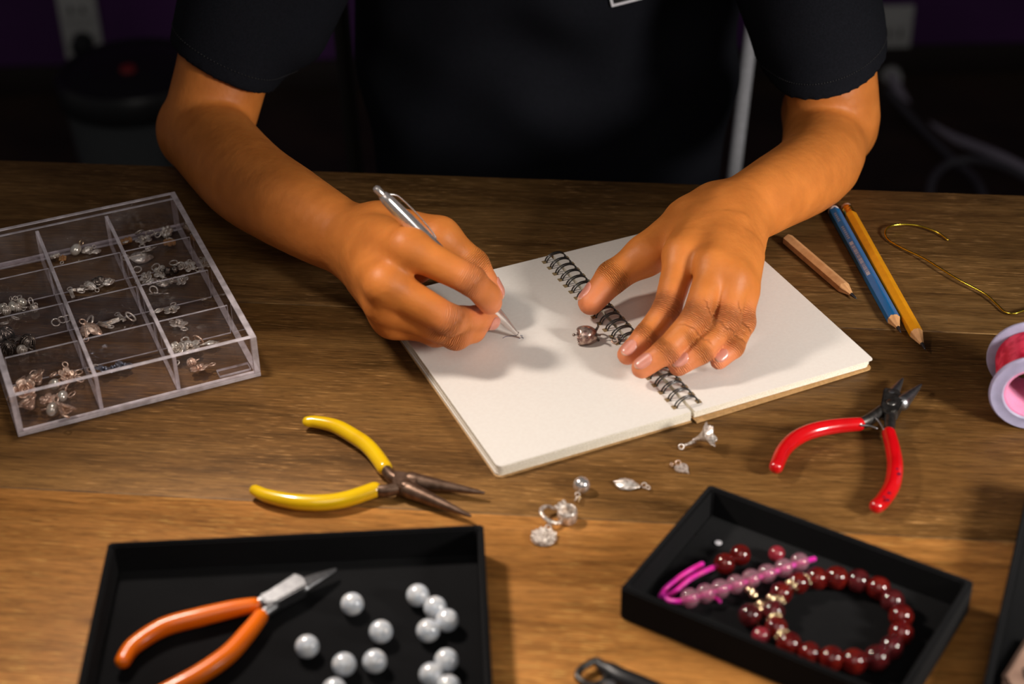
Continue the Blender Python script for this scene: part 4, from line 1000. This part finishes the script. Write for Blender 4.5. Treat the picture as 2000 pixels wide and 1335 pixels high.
link('hanging_loop',mvar('loop','silver'),None,disc,(.0024,.0066,.0012),(R(60),0,.3)).scale=(1.2,)*3
# ================================================================ PLIERS
def pliers(label,m,h1,h2,rad,shaft1,shaft2,head,jaws,z,msteel,shr=.0026,headz=(.0026,.0085),rivet=None,extra=None,hz=None,jm=None):
    p=at(*head[0],z); o=empty('pliers',(p.x,p.y,0 if z<.012 else z-.006),label,'pliers')
    L_=lambda v: v-o.location
    for h,rd in ((h1,rad),(h2,rad)):
        pts=[at(x,y,z+(hz[i] if hz else 0)) for i,(x,y) in enumerate(h)]; tube('grip',pts,rd,m,o,n=8,seg=22)
    for s in (shaft1,shaft2): 
        pts=[at(x,y,z) for x,y in s]; tube('shank',pts,[shr,shr*1.15,shr*1.05],msteel,o,n=5,seg=14,flat=1.15)
    prism('joint_block',[at(x,y,z+.001) for x,y in head],o.location.z*0+z-.0042-o.location.z,z+.0034-o.location.z,msteel,o,.0006) if False else None
    hb=prism('joint_block',[at(x,y,z) for x,y in head],z-.0036,z+.0036,msteel,o,.0007)
    for j in jaws:
        a,b,ra,rb=j[:4]; tube('jaw',[at(*a,z),at((a[0]*.5+b[0]*.5),(a[1]*.5+b[1]*.5),z-.0002),at(*b,z-.0008)],[ra,(ra+rb)*.52,rb],jm or msteel,o,n=4,seg=16)
    if rivet: lathe('rivet',[(0,.0006),(.0022,.0005),(.0027,0),(.0027,-.0005)],msteel,o,at(*rivet,z+.0038)-o.location,None,28)
    return o
yp=pliers('yellow handled needle nose pliers open below the notebook',M['yellow'],[(601,823),(618,823.5),(655,832),(690,851),(716,869),(735,890),(751,913)],[(498,957),(523,968),(576,979),(629,981),(677,974),(731,956)],
 [.0029,.0034,.0040,.0041,.0040,.0040],[(748,907),(764,930),(790,944)],[(728,957),(756,958),(790,950)],[(768,928),(800,931),(820,940),(812,958),(790,962),(768,955)],[((803,938),(944,962),.0045,.0008),((798,956),(918,1007),.0045,.0008)],.0052,M['brownsteel'],rivet=(793,942))
rp_=pliers('red handled round nose pliers open beside the pink spool',M['red'],[(1516,911),(1530,880),(1553,857),(1587,841),(1632,832),(1677,828)],[(1712,988),(1724,977),(1742,948),(1748,912),(1744,878),(1736,846)],
 [.0036,.0039,.0041,.0041,.0039,.0036],[(1673,829),(1696,820),(1722,801)],[(1735,850),(1738,826),(1738,801)],[(1725,766),(1754,770),(1764,790),(1752,812),(1732,816),(1718,806)],[((1740,775),(1763,739),.0040,.0006),((1762,786),(1799,751),.0042,.0006)],.0060,M['darksteel'],rivet=(1741,785),jm=M['steel2'])
for a,b in (((1682,830),(1712,836)),((1710,815),(1726,838))): tube('leaf_spring',[at(*a,.008),at((a[0]+b[0])/2,(a[1]+b[1])/2-2,.008),at(*b,.008)],.0006,M['steel2'],rp_,n=4,seg=8)
for x,y,s in ((1756,925,.0011),(1737,962,.0009),(1734,976,.0011),(1752,915,.0008),(1727,970,.0007)): lathe('worn_spot',[(0,.0001),(s,0)],M['redspot'],rp_,at(x,y,.0060+.0040)-rp_.location,None,12)
# ================================================================ TRAYS
TH=.0188
def tray(corner,ang,w,d,label,h=TH,t=.0032):
    o=empty('display_tray',(corner[0],corner[1],0),label,'tray',rz=ang)
    bm=bmesh.new()
    def ringv(x0,x1,y0,y1,z): return [bm.verts.new(p) for p in ((x0,y0,z),(x1,y0,z),(x1,y1,z),(x0,y1,z))]
    R_=[ringv(0,w,0,d,0),ringv(0,w,0,d,h),ringv(t,w-t,t,d-t,h),ringv(t,w-t,t,d-t,.002)]
    bm.faces.new(R_[0][::-1])
    for a,b in zip(R_,R_[1:]):
        for k in range(4): bm.faces.new((a[k],a[(k+1)%4],b[(k+1)%4],b[k]))
    bm.faces.new(R_[3]); bmesh.ops.recalc_face_normals(bm,faces=bm.faces); bmesh.ops.bevel(bm,geom=bm.edges[:],offset=.0009,segments=3,affect='EDGES')
    bmesh.ops.recalc_face_normals(bm,faces=bm.faces); link('tray_walls',bm2me('tray_walls',bm,angle=50),M['velvet'],o)
    box('velvet_pad',(w-2*t-.001,d-2*t-.001,.0012),M['velvet'],o,(w/2,d/2,.0026),bev=.0004)
    return o
tr=tray((.04563,.56945),R(-33.509),.13189,.08633,'black velvet tray holding garnet bracelet and pink beads')
tl0=Vector((-.18987,.60888,0)); dwn=Vector((math.sin(R(2.209)),-math.cos(R(2.209)),0))
DL=.13; cnr=tl0+dwn*DL
tl=tray((cnr.x,cnr.y),R(2.209),.17464,DL,'black velvet tray holding orange pliers and milky white beads')
e0=at(2000,983,TH); e1=at(1920,1335,TH); dd=(e0-e1).normalized(); ang=math.atan2(dd.y,dd.x)-math.pi/2
cn=e1-dd*.05; t3=tray((cn.x,cn.y),ang,.12,.20,'black tray cut off by the right edge of the picture')
TZ=.0032
# orange pliers
op=pliers('orange handled pliers lying closed in the left black tray',M['orange'],[(240,1290),(262,1260),(320,1224),(392,1204),(455,1189),(497,1181)],[(262,1383),(300,1362),(340,1343),(392,1315),(446,1277),(486,1233),(509,1203)],
 [.0034,.0038,.0042,.0043,.0040,.0034],[(495,1181),(512,1175),(532,1169)],[(508,1204),(520,1195),(536,1184)],[(508,1171),(524,1164),(577,1129),(594,1136),(599,1153),(538,1186),(522,1188)],[((590,1140),(655,1111),.0030,.0006),((594,1149),(654,1114),.0026,.0006)],TZ+.0060,M['steel2'],shr=.0022)
# milky beads
pb=[(688,1179),(744,1233),(600,1262),(672,1297),(732,1291),(816,1162),(850,1186),(873,1211),(836,1231),(872,1289),(842,1317),(876,1341),(653,1347)]
pl_=['milky white bead topmost left, nearest the plier tip','milky white bead in the middle of the open group','leftmost milky white bead, beside the orange handle','milky white bead lowest of the left three','milky white bead right of the lowest left one','topmost milky white bead of the right cluster','second milky white bead down in the right cluster','rightmost milky white bead of the upper right cluster','milky white bead at the lower left of the upper cluster','milky white bead alone below the upper right cluster','milky white bead cut by the bottom picture edge, left one of the pair','milky white bead cut by the bottom picture edge, nearest the tray wall','barely visible milky bead top at the bottom picture edge']
pm_=sphere_me('milky_bead',.0053,40,26); pm_.materials.append(M['moonstone'])
for (x,y),lb in zip(pb,pl_):
    o=link('milky_bead',pm_,None,None,at(x,y,TZ+.0053)); o.rotation_euler=(random.random()*6,random.random()*6,0); tag(o,lb,'bead','milky beads in the left tray')
# bracelet
bc=at(1645,1204,TZ+.006); br=empty('bead_bracelet',(bc.x,bc.y,TZ),'dark red garnet bead bracelet with gold charms in the right tray','bracelet')
ring=[(1559,1138,5.6,0),(1596,1129,5.9,0),(1634,1128,6.2,0),(1676,1134,6.2,1),(1716,1148,6.2,0),(1743,1173,6.2,1),(1760,1203,6.2,0),(1760,1236,6.2,0),(1741,1263,5.9,1),(1713,1284,6.4,1),(1668,1291,6.4,0),(1624,1286,6.4,0),(1581,1275,5.7,0),(1541,1257,6.2,0),(1516,1225,5.7,0),(1511,1193,5.7,1),(1526,1158,5.7,0)]
gm={}
for i,(x,y,r,k) in enumerate(ring):
    key=(r,k)
    if key not in gm:
        V_=[];F_=[];rr=r*.00088
        me=sphere_me('garnet_bead',rr,36,24); me.materials.append(M['garnet2' if k else 'garnet']); gm[key]=me
    link('garnet_bead',gm[key],None,br,at(x,y,TZ+.0058)-br.location,(random.random()*6,random.random()*6,random.random()*6))
cordp=[at(x,y,TZ+.0058)-br.location for x,y,_,_ in ring]; 
link('elastic_cord',fromvf('elastic_cord',*tube_vf(cordp,.0005,8,False,True)),M['magenta'],br)
sv=fromvf('spacer',*joinvf(*[torus_vf(.0024,.0007,20,8,1,(0,0,dz)) for dz in (-.0009,0,.0009)],*[sph_vf(.0007,(.0031*math.cos(k*.785),.0031*math.sin(k*.785),0),8,6) for k in range(8)])); sv.materials.append(M['gold'])
for x,y in ((1545,1145),(1571,1132),(1519,1175),(1514,1209),(1528,1241)): link('gold_spacer',sv,None,br,at(x,y,TZ+.0062)-br.location,(R(90),0,math.atan2(1204-y,x-1645)))
gs=sphere_me('gold_ball',.0023,20,14); gs.materials.append(M['gold'])
for x,y,z in ((1465,1153,.004),(1472,1162,.003),(1487,1180,.004),(1506,1168,.009),(1497,1186,.005),(1478,1186,.003),(1490,1192,.003)): link('gold_ball',gs,None,br,at(x,y,TZ+z)-br.location)
for x,y,r,m in ((1465,1201,.0052,'garnet2'),(1486,1241,.0040,'rosebead')):
    me=sphere_me('hanging_bead',r,32,20); me.materials.append(M[m]); link('hanging_bead',me,None,br,at(x,y,TZ+r)-br.location)
V_,F_=tube_vf([at(x,y,TZ+.003)-br.location for x,y in ((1487,1180),(1470,1192),(1480,1215),(1488,1238),(1510,1240),(1528,1241))],.0005,6,False); link('link_wire',fromvf('link_wire',V_,F_),M['gold'],br)
# loose red beads
for x,y,r,m,lb in ((1415,1100,.0049,'garnet','loose dark red bead, the lower left one above the pink strand'),(1446,1083,.0049,'garnet','loose dark red bead touching the one at its lower left'),(1517,1081,.0039,'rosebead','small rose red bead alone above the end of pink strand')):
    me=sphere_me('loose_bead',r,36,24); me.materials.append(M[m]); tag(link('loose_bead',me,None,None,at(x,y,TZ+r),(1,2,0)),lb,'bead')
# pale strand on magenta cord
ps=empty('bead_strand',at(1440,1150,TZ),'strand of clear pink beads on magenta cord in right tray','bead strand')
pc=[(1348,1167),(1378,1158),(1407,1149),(1437,1140),(1467,1129),(1498,1119),(1531,1108),(1562,1097)]
pmx=sphere_me('clear_bead',.0044,32,20); pmx.materials.append(M['palebead'])
for x,y in pc: link('clear_bead',pmx,None,ps,at(x,y,TZ+.0044)-ps.location,(random.random()*3,0,0))
for x,y in ((1343,1156),(1372,1148),(1402,1141),(1433,1131),(1464,1118),(1494,1109),(1524,1100),(1556,1089)): pass
def cord(pts,z,r=.0012): 
    P=[at(x,y,TZ+zz)-ps.location for (x,y),zz in zip(pts,z)]; P=spline(P,7); V_,F_=tube_vf(P,r,10,True); link('magenta_cord',fromvf('magenta_cord',V_,F_),M['magenta'],ps)
cord([(1590,1091),(1562,1099),(1498,1121),(1437,1142),(1378,1160),(1330,1173),(1308,1173)],[.006,.0052,.0050,.0050,.0050,.004,.0025],.0012)
cord([(1290,1163),(1300,1148),(1325,1128),(1350,1112),(1371,1101)],[.0015,.002,.004,.005,.004])
cord([(1295,1164),(1318,1155),(1345,1132),(1370,1118),(1393,1108)],[.0015,.002,.004,.005,.004])
cord([(1330,1174),(1308,1172),(1293,1163)],[.0035,.0025,.0018])
cord([(1378,1160),(1396,1166),(1406,1174)],[.003,.002,.0015],.0008)
tag(lathe('sequin',[(0,0),(.0016,0),(.0017,.0003),(0,.0005)],M['badge'],None,at(1403,1060,TZ+.0006),None,16),'tiny white sequin lying alone on the velvet','sequin')
# piece in the right-edge tray
shp=empty('shell_brooch',at(2004,1290,TZ),'blurred beige and pink shell piece in the tray at right','brooch')
P0=[(1957,1307),(1985,1262),(2010,1222),(2070,1250),(2080,1340),(1990,1365)]
prism('shell_body',[at(x,y,TZ+.008) for x,y in P0],TZ-TZ+.0002,.0080,M['beige'],shp,.0022)
prism('dark_inlay',[at(x,y,TZ+.009) for x,y in ((2000,1290),(2040,1290),(2035,1320),(2003,1312))],.0072,.0086,M['darksilver'],shp,.0004)
# ================================================================ BOTTOM TOOL
bt_=empty('hole_punch_tool',at(1165,1320,0),'black metal tool with open square loop at bottom edge','tool')
lp=[(1128,1322),(1132,1308),(1152,1294),(1168,1290),(1186,1308),(1178,1330),(1150,1338)]
P=[at(x,y,.004)-bt_.location for x,y in lp]; link('open_loop',fromvf('open_loop',*tube_vf(spline(P+[P[0]],4)[:-1],.0016,10,False,True)),M['darksteel'],bt_)
V_,F_=tube_vf([at(x,y,.0035)-bt_.location for x,y in ((1166,1294),(1190,1310),(1212,1325),(1245,1338),(1290,1355),(1340,1380))],[.0016,.0042,.005,.005,.0045,.004],12); link('handle',fromvf('handle',V_,F_),M['blackplastic'],bt_)
lathe('rivet',[(0,.001),(.002,.0008),(.0026,0),(.0026,-.001)],M['steel2'],bt_,at(1192,1336,.0085)-bt_.location,None,20)
# ================================================================ SPOOL
fc=at(2020,770,.0225); bc_=at(2013,697,.0225); axis=(bc_-fc); axis.z=0; SL=axis.length; sr=.0225
spo=empty('thread_spool',(fc.x,fc.y,0),'pink thread spool with frosted flanges lying by red pliers','spool')
q=axis.to_track_quat('Z','Y').to_euler()
def spl(name,prof,m): return lathe(name,prof,m,spo,(0,0,sr+.0001),q,64)
for z0,s in ((0,1),(SL,-1)):
    spl('flange',[(.0150,z0),(.0158,z0-s*.0006),(.0185,z0),(.0215,z0-s*.0006),(sr,z0+s*.0006),(sr-.0002,z0+s*.0016),(.0210,z0+s*.0022),(.0150,z0+s*.0020),(.0150,z0)],M['flange'])
spl('hollow_core',[(.0152,.0004),(.0160,.002),(.0160,SL-.002),(.0152,SL-.0004),(.0138,SL-.0004),(.0138,.0004),(.0152,.0004)],M['hub'])
V=[];F=[];m=96;n=90
pts=[]
for i in range(n*40+1):
    t=i/(n*40); th=2*math.pi*i/40; x=abs(((t*3)%2)-1); pts.append(Vector((( .0178)*math.cos(th),(.0178)*math.sin(th),.0026+(SL-.0052)*(t+.03*math.sin(th*1.5)*0))))
Vt,Ft=tube_vf(pts,.00028,5,False); 
link('wound_thread',fromvf('wound_thread',Vt,Ft),M['thread'],spo,(0,0,sr+.0001),q); spl('thread_core',[(.0161,.0023),(.0177,.0023),(.0177,SL-.0023),(.0161,SL-.0023)],M['thread'])
